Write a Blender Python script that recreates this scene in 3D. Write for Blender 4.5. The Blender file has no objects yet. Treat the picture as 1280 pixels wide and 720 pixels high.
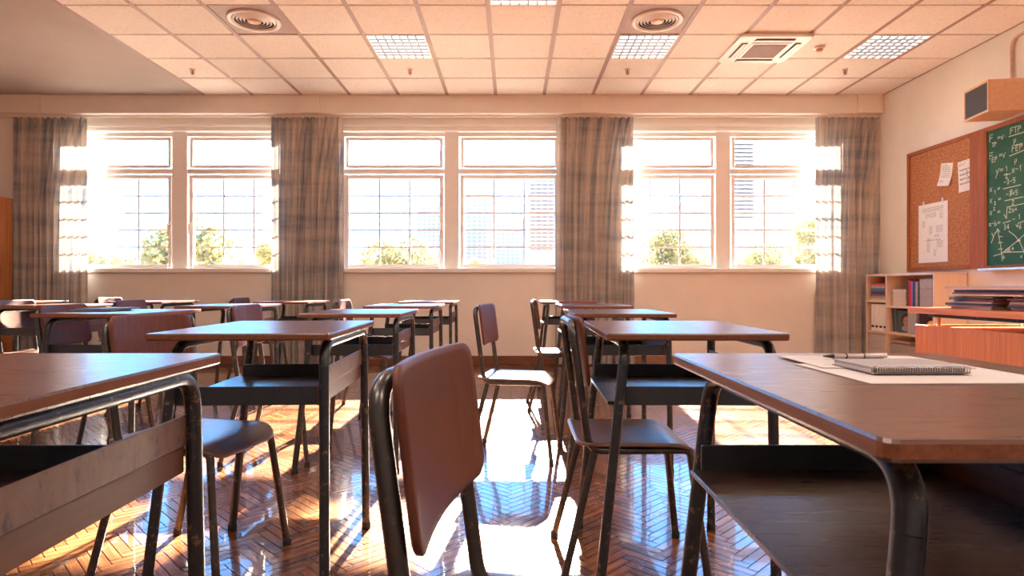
import bpy, math, random
from math import sin, cos, pi, radians, sqrt
from mathutils import Vector, Matrix
random.seed(7)
C = bpy.context.scene.collection
F = 765.0; CH = 0.881          # focal length in pixels, camera height

# ------------------------------------------------------------------ materials
def mat_new(name):
    m = bpy.data.materials.new(name); m.use_nodes = True
    nt = m.node_tree; nt.nodes.clear()
    out = nt.nodes.new('ShaderNodeOutputMaterial')
    return m, nt, out
def N(nt, t, **kw):
    n = nt.nodes.new(t)
    for k, v in kw.items():
        if k in n.inputs: n.inputs[k].default_value = v
        else: setattr(n, k, v)
    return n
def L(nt, a, b): nt.links.new(a, b)
def rgb(c): return (c[0], c[1], c[2], 1)
def ramp(nt, fac, stops):
    r = nt.nodes.new('ShaderNodeValToRGB')
    e = r.color_ramp.elements
    while len(e) > 1: e.remove(e[-1])
    e[0].position, e[0].color = stops[0][0], rgb(stops[0][1])
    for p, c in stops[1:]:
        q = e.new(p); q.color = rgb(c)
    L(nt, fac, r.inputs['Fac']); return r.outputs['Color']
def plain(name, col, rough=.6, metal=0, var=.08, nscale=30, spec=.5, bump=0):
    m, nt, out = mat_new(name)
    b = N(nt, 'ShaderNodeBsdfPrincipled', Roughness=rough, Metallic=metal)
    b.inputs['Specular IOR Level'].default_value = spec
    tc = N(nt, 'ShaderNodeTexCoord'); no = N(nt, 'ShaderNodeTexNoise', Scale=nscale, Detail=3.0)
    L(nt, tc.outputs['Object'], no.inputs['Vector'])
    col_out = ramp(nt, no.outputs['Fac'], [(.3, [c*(1-var) for c in col]), (.7, [min(1, c*(1+var)) for c in col])])
    L(nt, col_out, b.inputs['Base Color'])
    if bump:
        bp = N(nt, 'ShaderNodeBump', Strength=bump, Distance=.002)
        L(nt, no.outputs['Fac'], bp.inputs['Height']); L(nt, bp.outputs['Normal'], b.inputs['Normal'])
    L(nt, b.outputs[0], out.inputs[0]); return m
def wood(name, dark, light, axis='x', rough=.38, scale=1.0, bump=.15, spec=.5, rnd=.12):
    """grain stretched along the given object axis"""
    m, nt, out = mat_new(name)
    b = N(nt, 'ShaderNodeBsdfPrincipled', Roughness=rough); b.inputs['Specular IOR Level'].default_value = spec
    tc = N(nt, 'ShaderNodeTexCoord'); oi = N(nt, 'ShaderNodeObjectInfo')
    mp = N(nt, 'ShaderNodeMapping')
    s = {'x': (3, 60, 60), 'y': (60, 3, 60), 'z': (60, 60, 3)}[axis]
    mp.inputs['Scale'].default_value = [v*scale for v in s]
    off = N(nt, 'ShaderNodeVectorMath', operation='SCALE'); off.inputs[0].default_value = (7, 13, 5)
    L(nt, oi.outputs['Random'], off.inputs['Scale'])
    ad = N(nt, 'ShaderNodeVectorMath', operation='ADD')
    L(nt, tc.outputs['Object'], ad.inputs[0]); L(nt, off.outputs[0], ad.inputs[1])
    L(nt, ad.outputs[0], mp.inputs['Vector'])
    n1 = N(nt, 'ShaderNodeTexNoise', Scale=1.0, Detail=6.0, Roughness=.65, Distortion=.6)
    L(nt, mp.outputs[0], n1.inputs['Vector'])
    c = ramp(nt, n1.outputs['Fac'], [(.3, dark), (.5, [(a+b_)/2 for a, b_ in zip(dark, light)]), (.72, light)])
    hs = N(nt, 'ShaderNodeHueSaturation')
    mr = N(nt, 'ShaderNodeMapRange'); mr.inputs['To Min'].default_value = 1-rnd; mr.inputs['To Max'].default_value = 1+rnd
    L(nt, oi.outputs['Random'], mr.inputs['Value']); L(nt, mr.outputs[0], hs.inputs['Value'])
    L(nt, c, hs.inputs['Color']); L(nt, hs.outputs[0], b.inputs['Base Color'])
    rr = N(nt, 'ShaderNodeMapRange'); rr.inputs['To Min'].default_value = rough-.06; rr.inputs['To Max'].default_value = rough+.1
    L(nt, n1.outputs['Fac'], rr.inputs['Value']); L(nt, rr.outputs[0], b.inputs['Roughness'])
    bp = N(nt, 'ShaderNodeBump', Strength=bump, Distance=.001)
    L(nt, n1.outputs['Fac'], bp.inputs['Height']); L(nt, bp.outputs['Normal'], b.inputs['Normal'])
    L(nt, b.outputs[0], out.inputs[0]); return m
def metal_paint(name, base, worn, amt=.62, rough=.35, metal=.6, nscale=25):
    m, nt, out = mat_new(name)
    b = N(nt, 'ShaderNodeBsdfPrincipled', Metallic=metal, Roughness=rough)
    tc = N(nt, 'ShaderNodeTexCoord'); n1 = N(nt, 'ShaderNodeTexNoise', Scale=nscale, Detail=8.0, Roughness=.7)
    L(nt, tc.outputs['Object'], n1.inputs['Vector'])
    c = ramp(nt, n1.outputs['Fac'], [(.35, base), (amt, [v*1.15 for v in base]), (amt+.04, worn)])
    L(nt, c, b.inputs['Base Color'])
    rr = N(nt, 'ShaderNodeMapRange'); rr.inputs['To Min'].default_value = rough-.12; rr.inputs['To Max'].default_value = rough+.15
    L(nt, n1.outputs['Fac'], rr.inputs['Value']); L(nt, rr.outputs[0], b.inputs['Roughness'])
    bp = N(nt, 'ShaderNodeBump', Strength=.12, Distance=.001)
    L(nt, n1.outputs['Fac'], bp.inputs['Height']); L(nt, bp.outputs['Normal'], b.inputs['Normal'])
    L(nt, b.outputs[0], out.inputs[0]); return m
def emit(name, col, st):
    m, nt, out = mat_new(name); e = N(nt, 'ShaderNodeEmission', Color=rgb(col), Strength=st)
    L(nt, e.outputs[0], out.inputs[0]); return m

M = {}
M['wall'] = plain('wall_paint', (.88, .84, .78), .75, var=.02, nscale=6, spec=.2)
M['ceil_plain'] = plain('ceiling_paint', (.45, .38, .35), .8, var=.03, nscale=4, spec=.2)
M['white'] = plain('window_paint', (.93, .92, .91), .35, var=.02, nscale=8)
M['gridbar'] = plain('ceiling_grid_metal', (.40, .27, .235), .6, var=.06)
M['baseboard'] = wood('baseboard_wood', (.16, .06, .035), (.28, .11, .06), 'x', .35)
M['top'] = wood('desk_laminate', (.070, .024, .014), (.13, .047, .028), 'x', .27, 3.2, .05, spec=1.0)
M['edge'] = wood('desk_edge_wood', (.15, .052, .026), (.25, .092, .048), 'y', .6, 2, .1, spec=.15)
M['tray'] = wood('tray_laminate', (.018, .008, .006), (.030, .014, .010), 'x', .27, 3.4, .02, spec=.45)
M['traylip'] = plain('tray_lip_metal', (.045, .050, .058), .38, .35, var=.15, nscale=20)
M['apron'] = wood('apron_wood', (.09, .036, .020), (.15, .062, .036), 'y', .5, .8, .3)
M['ply'] = wood('chair_plywood', (.09, .030, .019), (.165, .054, .033), 'z', .42, 2.2, .04, spec=.22)
M['plyseat'] = wood('chair_seat_plywood', (.10, .05, .040), (.17, .080, .060), 'x', .28, 1.6, .0, spec=.8)
M['tube'] = metal_paint('steel_tube', (.06, .066, .075), (.26, .19, .13), .58, .33, .75, 40)
M['chairtube'] = metal_paint('chair_steel_tube', (.09, .082, .078), (.26, .17, .11), .58, .32, .8, 40)
M['rubber'] = plain('black_rubber', (.02, .018, .018), .6)
M['orangewood'] = wood('orange_veneer', (.36, .115, .04), (.56, .215, .08), 'z', .4, .7, .1)
M['orangetop'] = wood('orange_veneer_top', (.42, .14, .055), (.66, .26, .11), 'y', .36, .7, .1)
M['frame_wood'] = wood('board_frame_wood', (.26, .080, .035), (.42, .145, .065), 'z', .6, .7, .2, spec=.15)
M['shelfwood'] = wood('pale_shelf_veneer', (.76, .56, .42), (.84, .65, .51), 'z', .45, .5, .05)
M['paper'] = plain('paper', (.60, .53, .50), .8, var=.02)
M['paper_white'] = plain('paper_white', (.86, .84, .82), .8, var=.02)
M['ink'] = plain('pencil_ink', (.32, .30, .32), .9)
M['inkblue'] = plain('blue_ink', (.16, .22, .42), .9)
M['chalk'] = plain('chalk_dust', (.72, .74, .58), .95, var=.25, nscale=200)
M['tray_metal'] = plain('aluminium', (.62, .66, .72), .35, .5)
M['boxorange'] = plain('speaker_body', (.74, .44, .27), .5)
M['darkgrille'] = plain('dark_grille', (.045, .04, .04), .6, var=.4, nscale=300)
M['plastic'] = plain('white_plastic', (.82, .74, .70), .4, var=.02)
M['duct'] = plain('duct_dark', (.06, .05, .05), .7)
M['brown'] = plain('vent_panel', (.42, .30, .265), .6, var=.05)
M['grey'] = plain('grey_card', (.42, .36, .32), .7)
M['steel'] = plain('bright_steel', (.62, .60, .58), .25, .9)
M['pencase'] = plain('pen_silver', (.55, .48, .46), .28, .7)
M['cover_grey'] = plain('notebook_cover', (.34, .30, .30), .5, var=.05)
M['copper'] = plain('conduit', (.72, .50, .42), .45)
M['bld'] = plain('pale_concrete', (.35, .29, .24), .9, var=.03)
M['bld2'] = plain('pale_render', (.45, .37, .31), .9, var=.02)
M['bldwin'] = plain('facade_window_glass', (.24, .20, .17), .6, var=.1)
M['ground'] = plain('ground_outside', (.50, .38, .25), .95, var=.2, nscale=.5)
M['trunk'] = plain('bark', (.10, .07, .05), .9)
M['louvre'] = plain('louvre_metal', (.30, .27, .27), .5)
M['diff'] = emit('lamp_diffuser', (1, .95, .90), 1.1)

def mk_tile():
    m, nt, out = mat_new('ceiling_tile')
    b = N(nt, 'ShaderNodeBsdfPrincipled', Roughness=.9); b.inputs['Specular IOR Level'].default_value = .15
    tc = N(nt, 'ShaderNodeTexCoord'); n1 = N(nt, 'ShaderNodeTexNoise', Scale=55.0, Detail=4.0, Roughness=.75)
    L(nt, tc.outputs['Object'], n1.inputs['Vector'])
    c = ramp(nt, n1.outputs['Fac'], [(.30, (.58, .45, .39)), (.40, (.88, .80, .74)), (.62, (.93, .86, .81))])
    L(nt, c, b.inputs['Base Color'])
    bp = N(nt, 'ShaderNodeBump', Strength=.3, Distance=.003)
    L(nt, n1.outputs['Fac'], bp.inputs['Height']); L(nt, bp.outputs['Normal'], b.inputs['Normal'])
    L(nt, b.outputs[0], out.inputs[0]); return m
M['tile'] = mk_tile()
def mk_cork():
    m, nt, out = mat_new('cork')
    b = N(nt, 'ShaderNodeBsdfPrincipled', Roughness=.85); b.inputs['Specular IOR Level'].default_value = .15
    tc = N(nt, 'ShaderNodeTexCoord'); n1 = N(nt, 'ShaderNodeTexNoise', Scale=60.0, Detail=5.0, Roughness=.8)
    L(nt, tc.outputs['Object'], n1.inputs['Vector'])
    c = ramp(nt, n1.outputs['Fac'], [(.32, (.20, .075, .03)), (.48, (.46, .19, .085)), (.66, (.62, .31, .16))])
    L(nt, c, b.inputs['Base Color']); L(nt, b.outputs[0], out.inputs[0]); return m
M['cork'] = mk_cork()
def mk_board():
    m, nt, out = mat_new('chalkboard_green')
    b = N(nt, 'ShaderNodeBsdfPrincipled', Roughness=.6); b.inputs['Specular IOR Level'].default_value = .2
    tc = N(nt, 'ShaderNodeTexCoord'); n1 = N(nt, 'ShaderNodeTexNoise', Scale=3.0, Detail=6.0, Distortion=1.5)
    L(nt, tc.outputs['Object'], n1.inputs['Vector'])
    c = ramp(nt, n1.outputs['Fac'], [(.35, (.010, .085, .042)), (.7, (.035, .145, .065))])
    L(nt, c, b.inputs['Base Color']); L(nt, b.outputs[0], out.inputs[0]); return m
M['board'] = mk_board()
def mk_glass():
    m, nt, out = mat_new('window_glass')
    t = N(nt, 'ShaderNodeBsdfTransparent', Color=(.97, .98, .98, 1)); g = N(nt, 'ShaderNodeBsdfGlossy', Roughness=.02)
    fr = N(nt, 'ShaderNodeFresnel', IOR=1.3); mx = N(nt, 'ShaderNodeMixShader')
    L(nt, fr.outputs[0], mx.inputs[0]); L(nt, t.outputs[0], mx.inputs[1]); L(nt, g.outputs[0], mx.inputs[2])
    L(nt, mx.outputs[0], out.inputs[0]); return m
M['glass'] = mk_glass()
def mk_curtain():
    m, nt, out = mat_new('plaid_linen')
    uv = N(nt, 'ShaderNodeUVMap'); uv.uv_map = 'UVMap'
    sp = N(nt, 'ShaderNodeSeparateXYZ'); L(nt, uv.outputs[0], sp.inputs[0])
    def streak(sx, sy, lo, hi, seed):
        mp = N(nt, 'ShaderNodeMapping'); mp.inputs['Scale'].default_value = (sx, sy, 1); mp.inputs['Location'].default_value = (seed, seed*.7, 0)
        n = N(nt, 'ShaderNodeTexNoise', Scale=1.0, Detail=4.0, Roughness=.6)
        L(nt, uv.outputs[0], mp.inputs['Vector']); L(nt, mp.outputs[0], n.inputs['Vector'])
        r = N(nt, 'ShaderNodeMapRange'); r.inputs['From Min'].default_value = lo; r.inputs['From Max'].default_value = hi
        L(nt, n.outputs['Fac'], r.inputs['Value']); return r.outputs[0]
    v = streak(14, .25, .35, .65, 1); h = streak(.5, 5.5, .42, .70, 5); f = streak(60, 120, .2, .8, 9)
    a = N(nt, 'ShaderNodeMath', operation='MULTIPLY'); L(nt, v, a.inputs[0]); a.inputs[1].default_value = .58
    b_ = N(nt, 'ShaderNodeMath', operation='MULTIPLY_ADD'); L(nt, h, b_.inputs[0]); b_.inputs[1].default_value = .32; L(nt, a.outputs[0], b_.inputs[2])
    c_ = N(nt, 'ShaderNodeMath', operation='MULTIPLY_ADD'); L(nt, f, c_.inputs[0]); c_.inputs[1].default_value = .22; L(nt, b_.outputs[0], c_.inputs[2])
    col = ramp(nt, c_.outputs[0], [(.12, (.74, .67, .60)), (.45, (.53, .49, .46)), (.85, (.22, .25, .30))])
    d = N(nt, 'ShaderNodeBsdfDiffuse'); t = N(nt, 'ShaderNodeBsdfTranslucent')
    L(nt, col, d.inputs['Color'])
    hs = N(nt, 'ShaderNodeHueSaturation', Saturation=1.3, Value=1.15); L(nt, col, hs.inputs['Color']); L(nt, hs.outputs[0], t.inputs['Color'])
    mx = N(nt, 'ShaderNodeMixShader'); mx.inputs[0].default_value = .09
    L(nt, d.outputs[0], mx.inputs[1]); L(nt, t.outputs[0], mx.inputs[2]); L(nt, mx.outputs[0], out.inputs[0]); return m
M['curtain'] = mk_curtain()
def mk_parquet():
    m, nt, out = mat_new('herringbone_parquet')
    b = N(nt, 'ShaderNodeBsdfPrincipled', Roughness=.2); b.inputs['Specular IOR Level'].default_value = .5; b.inputs['Coat Weight'].default_value = .55; b.inputs['Coat Roughness'].default_value = .035; b.inputs['Coat IOR'].default_value = 1.5
    uv = N(nt, 'ShaderNodeUVMap'); uv.uv_map = 'UVMap'
    at = N(nt, 'ShaderNodeAttribute', attribute_name='tone')
    mp = N(nt, 'ShaderNodeMapping'); mp.inputs['Scale'].default_value = (5, 60, 1); L(nt, uv.outputs[0], mp.inputs['Vector'])
    n1 = N(nt, 'ShaderNodeTexNoise', Scale=1.0, Detail=6.0, Roughness=.65, Distortion=.5); L(nt, mp.outputs[0], n1.inputs['Vector'])
    c = ramp(nt, n1.outputs['Fac'], [(.28, (.095, .030, .010)), (.5, (.19, .068, .024)), (.75, (.30, .12, .045))])
    mr = N(nt, 'ShaderNodeMapRange'); mr.inputs['To Min'].default_value = .62; mr.inputs['To Max'].default_value = 1.35
    L(nt, at.outputs['Fac'], mr.inputs['Value'])
    hs = N(nt, 'ShaderNodeHueSaturation'); L(nt, mr.outputs[0], hs.inputs['Value']); L(nt, c, hs.inputs['Color']); L(nt, hs.outputs[0], b.inputs['Base Color'])
    tc = N(nt, 'ShaderNodeTexCoord'); n2 = N(nt, 'ShaderNodeTexNoise', Scale=2.2, Detail=5.0, Roughness=.7); L(nt, tc.outputs['Object'], n2.inputs['Vector'])
    rr = N(nt, 'ShaderNodeMapRange'); rr.inputs['From Min'].default_value = .3; rr.inputs['From Max'].default_value = .7
    rr.inputs['To Min'].default_value = .16; rr.inputs['To Max'].default_value = .32
    L(nt, n2.outputs['Fac'], rr.inputs['Value']); L(nt, rr.outputs[0], b.inputs['Roughness'])
    bp = N(nt, 'ShaderNodeBump', Strength=.10, Distance=.001); L(nt, n1.outputs['Fac'], bp.inputs['Height']); L(nt, bp.outputs['Normal'], b.inputs['Normal'])
    L(nt, b.outputs[0], out.inputs[0]); return m
M['parquet'] = mk_parquet()
M['gap'] = plain('parquet_gap', (.02, .009, .006), .7)
def mk_leaf(name, c1, c2):
    m, nt, out = mat_new(name)
    tc = N(nt, 'ShaderNodeTexCoord'); n1 = N(nt, 'ShaderNodeTexNoise', Scale=.9, Detail=3.0); L(nt, tc.outputs['Object'], n1.inputs['Vector'])
    c = ramp(nt, n1.outputs['Fac'], [(.35, c1), (.65, c2)])
    d = N(nt, 'ShaderNodeBsdfDiffuse'); t = N(nt, 'ShaderNodeBsdfTranslucent'); mx = N(nt, 'ShaderNodeMixShader'); mx.inputs[0].default_value = .5
    L(nt, c, d.inputs[0]); L(nt, c, t.inputs[0]); L(nt, d.outputs[0], mx.inputs[1]); L(nt, t.outputs[0], mx.inputs[2]); L(nt, mx.outputs[0], out.inputs[0]); return m
M['leaf'] = mk_leaf('leaves', (.23, .20, .08), (.36, .29, .12))

# ------------------------------------------------------------------ mesh builder
class MB:
    def __init__(s): s.v = []; s.f = []; s.mi = []; s.sm = []; s.uv = None
    def add(s, vs, fs, mi=0, smooth=False):
        b = len(s.v); s.v += [tuple(v) for v in vs]
        for f in fs: s.f.append(tuple(b+i for i in f)); s.mi.append(mi); s.sm.append(smooth)
        return s
    def box(s, x0, x1, y0, y1, z0, z1, mi=0, mat=None, bev=0):
        if bev > 0:
            b = min(bev, (x1-x0)/2.01, (y1-y0)/2.01, (z1-z0)/2.01); cx, cy, cz = (x0+x1)/2, (y0+y1)/2, (z0+z1)/2
            hx, hy, hz = (x1-x0)/2, (y1-y0)/2, (z1-z0)/2; vs = []; idx = {}
            for sx in (-1, 1):
                for sy in (-1, 1):
                    for sz in (-1, 1):
                        for a in range(3):
                            p = [sx*(hx-(b if a != 0 else 0)), sy*(hy-(b if a != 1 else 0)), sz*(hz-(b if a != 2 else 0))]
                            idx[(sx, sy, sz, a)] = len(vs); vs.append((cx+p[0], cy+p[1], cz+p[2]))
            fs = []
            for a in range(3):
                o = [i for i in range(3) if i != a]
                for sg in (-1, 1):
                    q = []
                    for u, w in ((-1, -1), (1, -1), (1, 1), (-1, 1)):
                        k = [0, 0, 0]; k[a] = sg; k[o[0]] = u; k[o[1]] = w; q.append(idx[(k[0], k[1], k[2], a)])
                    if (sg > 0) == (a == 1): q.reverse()
                    fs.append(q)
            for a in range(3):
                o = [i for i in range(3) if i != a]
                for u in (-1, 1):
                    for w in (-1, 1):
                        k0 = [0, 0, 0]; k1 = [0, 0, 0]; k0[a] = -1; k1[a] = 1
                        for k in (k0, k1): k[o[0]] = u; k[o[1]] = w
                        q = [idx[(*k0, o[0])], idx[(*k1, o[0])], idx[(*k1, o[1])], idx[(*k0, o[1])]]
                        fs.append(q)
            for sx in (-1, 1):
                for sy in (-1, 1):
                    for sz in (-1, 1): fs.append([idx[(sx, sy, sz, a)] for a in range(3)])
            vv = [Vector(v) for v in vs]; cc = Vector((cx, cy, cz)); ff = []
            for f in fs:
                n = (vv[f[1]]-vv[f[0]]).cross(vv[f[2]]-vv[f[0]]); m_ = sum((vv[i] for i in f), Vector())/len(f)
                ff.append(f if n.dot(m_-cc) > 0 else f[::-1])
            fs = ff
        else:
            vs = [(x, y, z) for x in (x0, x1) for y in (y0, y1) for z in (z0, z1)]
            fs = [(0, 1, 3, 2), (4, 6, 7, 5), (0, 4, 5, 1), (2, 3, 7, 6), (0, 2, 6, 4), (1, 5, 7, 3)]
        if mat: vs = [mat @ Vector(v) for v in vs]
        return s.add(vs, fs, mi)
    def tube(s, pts, r, n=12, mi=0, caps=True, closed=False):
        P = [Vector(p) for p in pts]; k = len(P)
        T = []
        for i in range(k):
            a = P[(i-1) % k] if (i > 0 or closed) else P[0]; b = P[(i+1) % k] if (i < k-1 or closed) else P[-1]
            T.append((b-a).normalized())
        up = Vector((0, 0, 1)) if abs(T[0].z) < .9 else Vector((0, 1, 0))
        nrm = (up-T[0]*up.dot(T[0])).normalized(); vs = []
        for i in range(k):
            nrm = (nrm-T[i]*nrm.dot(T[i])).normalized(); bi = T[i].cross(nrm)
            rr = r[i] if isinstance(r, (list, tuple)) else r
            for j in range(n):
                t = 2*pi*j/n; vs.append(P[i]+nrm*(cos(t)*rr)+bi*(sin(t)*rr))
        fs = []; rng = k if closed else k-1
        for i in range(rng):
            for j in range(n):
                a = i*n+j; b = i*n+(j+1) % n; c = ((i+1) % k)*n+(j+1) % n; d = ((i+1) % k)*n+j
                fs.append((a, b, c, d))
        s.add(vs, fs, mi, True)
        if caps and not closed:
            s.add(vs[:n], [tuple(range(n))[::-1]], mi); s.add(vs[-n:], [tuple(range(n))], mi)
        return s
    def cyl(s, c, r, h, n=24, mi=0, axis='z', r2=None):
        r2 = r if r2 is None else r2
        d = {'x': (1, 0, 0), 'y': (0, 1, 0), 'z': (0, 0, 1)}[axis]
        c = Vector(c); return s.tube([c, c+Vector(d)*h], [r, r2], n, mi)
    def lathe(s, prof, c=(0, 0, 0), n=32, mi=0, smooth=True):
        vs = []; fs = []
        for r, z in prof:
            for j in range(n): t = 2*pi*j/n; vs.append((c[0]+r*cos(t), c[1]+r*sin(t), c[2]+z))
        for i in range(len(prof)-1):
            for j in range(n): fs.append((i*n+j, i*n+(j+1) % n, (i+1)*n+(j+1) % n, (i+1)*n+j))
        return s.add(vs, fs, mi, smooth)
    def plate(s, outline, thick, deform, rings=(1, .985, .9, .7, .45, .2), mi=0, mi_edge=None, flat=False):
        """plate with an outline in (u,v), deform(u,v,w)->(x,y,z); w in 0..thick"""
        n = len(outline); vs = []; fs = []; mis = []
        me = mi if mi_edge is None else mi_edge
        for w in (thick, 0):
            for k, sc in enumerate(rings):
                ww = w
                if k == 0: ww = w + (-.18 if w else .18)*thick
                for u, v in outline: vs.append(deform(u*sc, v*sc, ww))
            vs.append(deform(0, 0, w))
        half = len(rings)*n+1
        for sd in (0, 1):
            o = sd*half
            for k in range(len(rings)-1):
                for j in range(n):
                    q = (o+k*n+j, o+k*n+(j+1) % n, o+(k+1)*n+(j+1) % n, o+(k+1)*n+j)
                    fs.append(q if sd == 0 else q[::-1]); mis.append(mi)
            for j in range(n):
                q = (o+(len(rings)-1)*n+j, o+(len(rings)-1)*n+(j+1) % n, o+half-1)
                fs.append(q if sd == 0 else q[::-1]); mis.append(mi)
        for j in range(n):
            fs.append((j, half+j, half+(j+1) % n, (j+1) % n)); mis.append(me)
        b = len(s.v); s.v += [tuple(v) for v in vs]
        for f, m_ in zip(fs, mis): s.f.append(tuple(b+i for i in f)); s.mi.append(m_); s.sm.append(not flat)
        return s
    def ribbon(s, pts, w, o, du, dv, nrm, mi=0):
        """flat stroke along 2-D pts on plane o + u*du + v*dv"""
        o, du, dv, nrm = Vector(o), Vector(du), Vector(dv), Vector(nrm)
        for (u0, v0), (u1, v1) in zip(pts[:-1], pts[1:]):
            d = Vector((u1-u0, v1-v0)); l = d.length
            if l < 1e-6: continue
            d /= l; p = Vector((-d.y, d.x))*w/2; e = d*w*.4
            q = [(u0-e.x+p.x, v0-e.y+p.y), (u0-e.x-p.x, v0-e.y-p.y), (u1+e.x-p.x, v1+e.y-p.y), (u1+e.x+p.x, v1+e.y+p.y)]
            s.add([o+du*a+dv*b+nrm*random.uniform(0, .0003) for a, b in q], [(0, 1, 2, 3)], mi)
        return s
    def build(s, name, mats, parent=None, autosmooth=False):
        me = bpy.data.meshes.new(name); me.from_pydata(s.v, [], s.f)
        if not isinstance(mats, (list, tuple)): mats = [mats]
        for m_ in mats: me.materials.append(m_)
        me.polygons.foreach_set('material_index', s.mi); me.polygons.foreach_set('use_smooth', s.sm)
        me.update()
        o = bpy.data.objects.new(name, me); C.objects.link(o)
        if parent: o.parent = parent
        return o
def tag(o, label=None, cat=None, group=None, kind=None):
    if label: o['label'] = label
    if cat: o['category'] = cat
    if group: o['group'] = group
    if kind: o['kind'] = kind
    return o
def thing(name, label, cat, loc=(0, 0, 0), rz=0, group=None, kind=None):
    o = bpy.data.objects.new(name, None); C.objects.link(o); o.location = loc; o.rotation_euler = (0, 0, rz)
    o.empty_display_size = .1
    return tag(o, label, cat, group, kind)
def dup(root, loc, rz, label=None, group=None):
    r = root.copy(); C.objects.link(r); r.location = loc; r.rotation_euler = (0, 0, rz)
    if label: r['label'] = label
    if group: r['group'] = group
    def rec(src, dst):
        for ch in list(src.children):
            c = ch.copy(); C.objects.link(c); c.parent = dst; rec(ch, c)
    rec(root, r); return r
def fillet(pts, r, seg=6):
    P = [Vector(p) for p in pts]; out = [P[0]]
    for i in range(1, len(P)-1):
        a, b, c = P[i-1], P[i], P[i+1]; d0 = (a-b).normalized(); d1 = (c-b).normalized()
        rr = r[i-1] if isinstance(r, (list, tuple)) else r
        ang = d0.angle(d1); t = rr/math.tan(ang/2); t = min(t, (a-b).length*.49, (c-b).length*.49)
        p0 = b+d0*t; p1 = b+d1*t
        for k in range(seg+1):
            q = k/seg; out.append((1-q)**2*p0+2*q*(1-q)*b+q*q*p1)
    out.append(P[-1]); return out
def rrect(hx, hy, r, seg=6):
    rs = r if isinstance(r, (list, tuple)) else [r]*4
    o = []
    for k, (sx, sy) in enumerate(((1, 1), (-1, 1), (-1, -1), (1, -1))):
        r_ = rs[k]
        for i in range(seg+1):
            t = k*pi/2+i*pi/2/seg; o.append((sx*(hx-r_)+r_*cos(t), sy*(hy-r_)+r_*sin(t)))
    # subdivide long edges so that deformation reads
    out = []
    for i, p in enumerate(o):
        q = o[(i+1) % len(o)]; out.append(p); d = math.dist(p, q)
        k = int(d/.03)
        for j in range(1, k+1): t = j/(k+1); out.append((p[0]+(q[0]-p[0])*t, p[1]+(q[1]-p[1])*t))
    return out

# ------------------------------------------------------------------ room shell
XR, XL, YW, YB, ZC = 4.17, -6.3, 7.06, -3.2, 3.046
def X(px, d): return (px-640)/F*d
def Z(py, d): return CH+(360-py)/F*d

def build_floor():
    w, n = .036, 5; Lk = w*n; g = .0017
    me_v, me_f, uvs, tone = [], [], [], []
    ca, sa = cos(pi/4), sin(pi/4)
    K = 300
    for m_ in range(-66, 67):
        for k in range(-K, K):
            for vert in (0, 1):
                if vert == 0: x0, x1, y0, y1 = k*w, k*w+Lk, k*w, k*w+w
                else: x0, x1, y0, y1 = k*w+Lk, k*w+Lk+w, (k+1)*w-Lk, (k+1)*w
                x0 += m_*Lk; x1 += m_*Lk; y0 -= m_*Lk; y1 -= m_*Lk
                cx, cy = (x0+x1)/2, (y0+y1)/2
                wx, wy = ca*cx-sa*cy, sa*cx+ca*cy+2.0
                if not (XL-.1 < wx < XR+.05 and YB < wy < YW+.02): continue
                if wy < .9 and abs(wx) > 1.6: continue
                tx, ty = random.uniform(-.0016, .0016), random.uniform(-.004, .004)
                if vert: tx, ty = ty, tx
                b = len(me_v); ru, rv = random.uniform(0, 50), random.uniform(0, 50)
                for (x, y) in ((x0+g, y0+g), (x1-g, y0+g), (x1-g, y1-g), (x0+g, y1-g)):
                    z = (x-cx)*tx+(y-cy)*ty
                    me_v.append((ca*x-sa*y, sa*x+ca*y+2.0, z))
                    uvs.append(((x-x0+ru, y-y0+rv) if not vert else (y-y0+ru, x-x0+rv)))
                me_f.append((b, b+1, b+2, b+3)); tone.append(random.random())
    nb = len(me_f)
    b = len(me_v); me_v += [(XL-.1, YB-.1, -.0022), (XR+.1, YB-.1, -.0022), (XR+.1, YW+.1, -.0022), (XL-.1, YW+.1, -.0022)]
    me_f.append((b, b+1, b+2, b+3)); tone.append(.5); uvs += [(0, 0)]*4
    me = bpy.data.meshes.new('floor'); me.from_pydata(me_v, [], me_f)
    me.materials.append(M['parquet']); me.materials.append(M['gap'])
    me.polygons.foreach_set('material_index', [0]*nb+[1])
    ul = me.uv_layers.new(name='UVMap')
    ul.data.foreach_set('uv', [c for p in uvs for c in p])
    at = me.attributes.new('tone', 'FLOAT', 'FACE'); at.data.foreach_set('value', tone)
    me.update(); o = bpy.data.objects.new('floor', me); C.objects.link(o)
    tag(o, kind='structure')
build_floor()

# windows: (frame x0,x1, [glass ranges with column edges])
YG = 7.16                       # plane of the glass
def XG(px): return X(px, YG)
ZL0, ZL1, ZU0, ZU1 = Z(330.5, YG), Z(224, YG), Z(207, YG), Z(176.5, YG)
ZF0, ZF1 = Z(336, YG), Z(167, YG)
WIN = [
    dict(x0=XG(81), x1=XG(366), s=[(XG(91), XG(212), 4), (XG(243), XG(356), 3)]),
    dict(x0=XG(427), x1=XG(703), s=[(XG(437), XG(550), 3), (XG(580), XG(693), 3)]),
    dict(x0=XG(763), x1=XG(1049), s=[(XG(774), XG(887), 3), (XG(917), XG(1039), 4)]),
]
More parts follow.
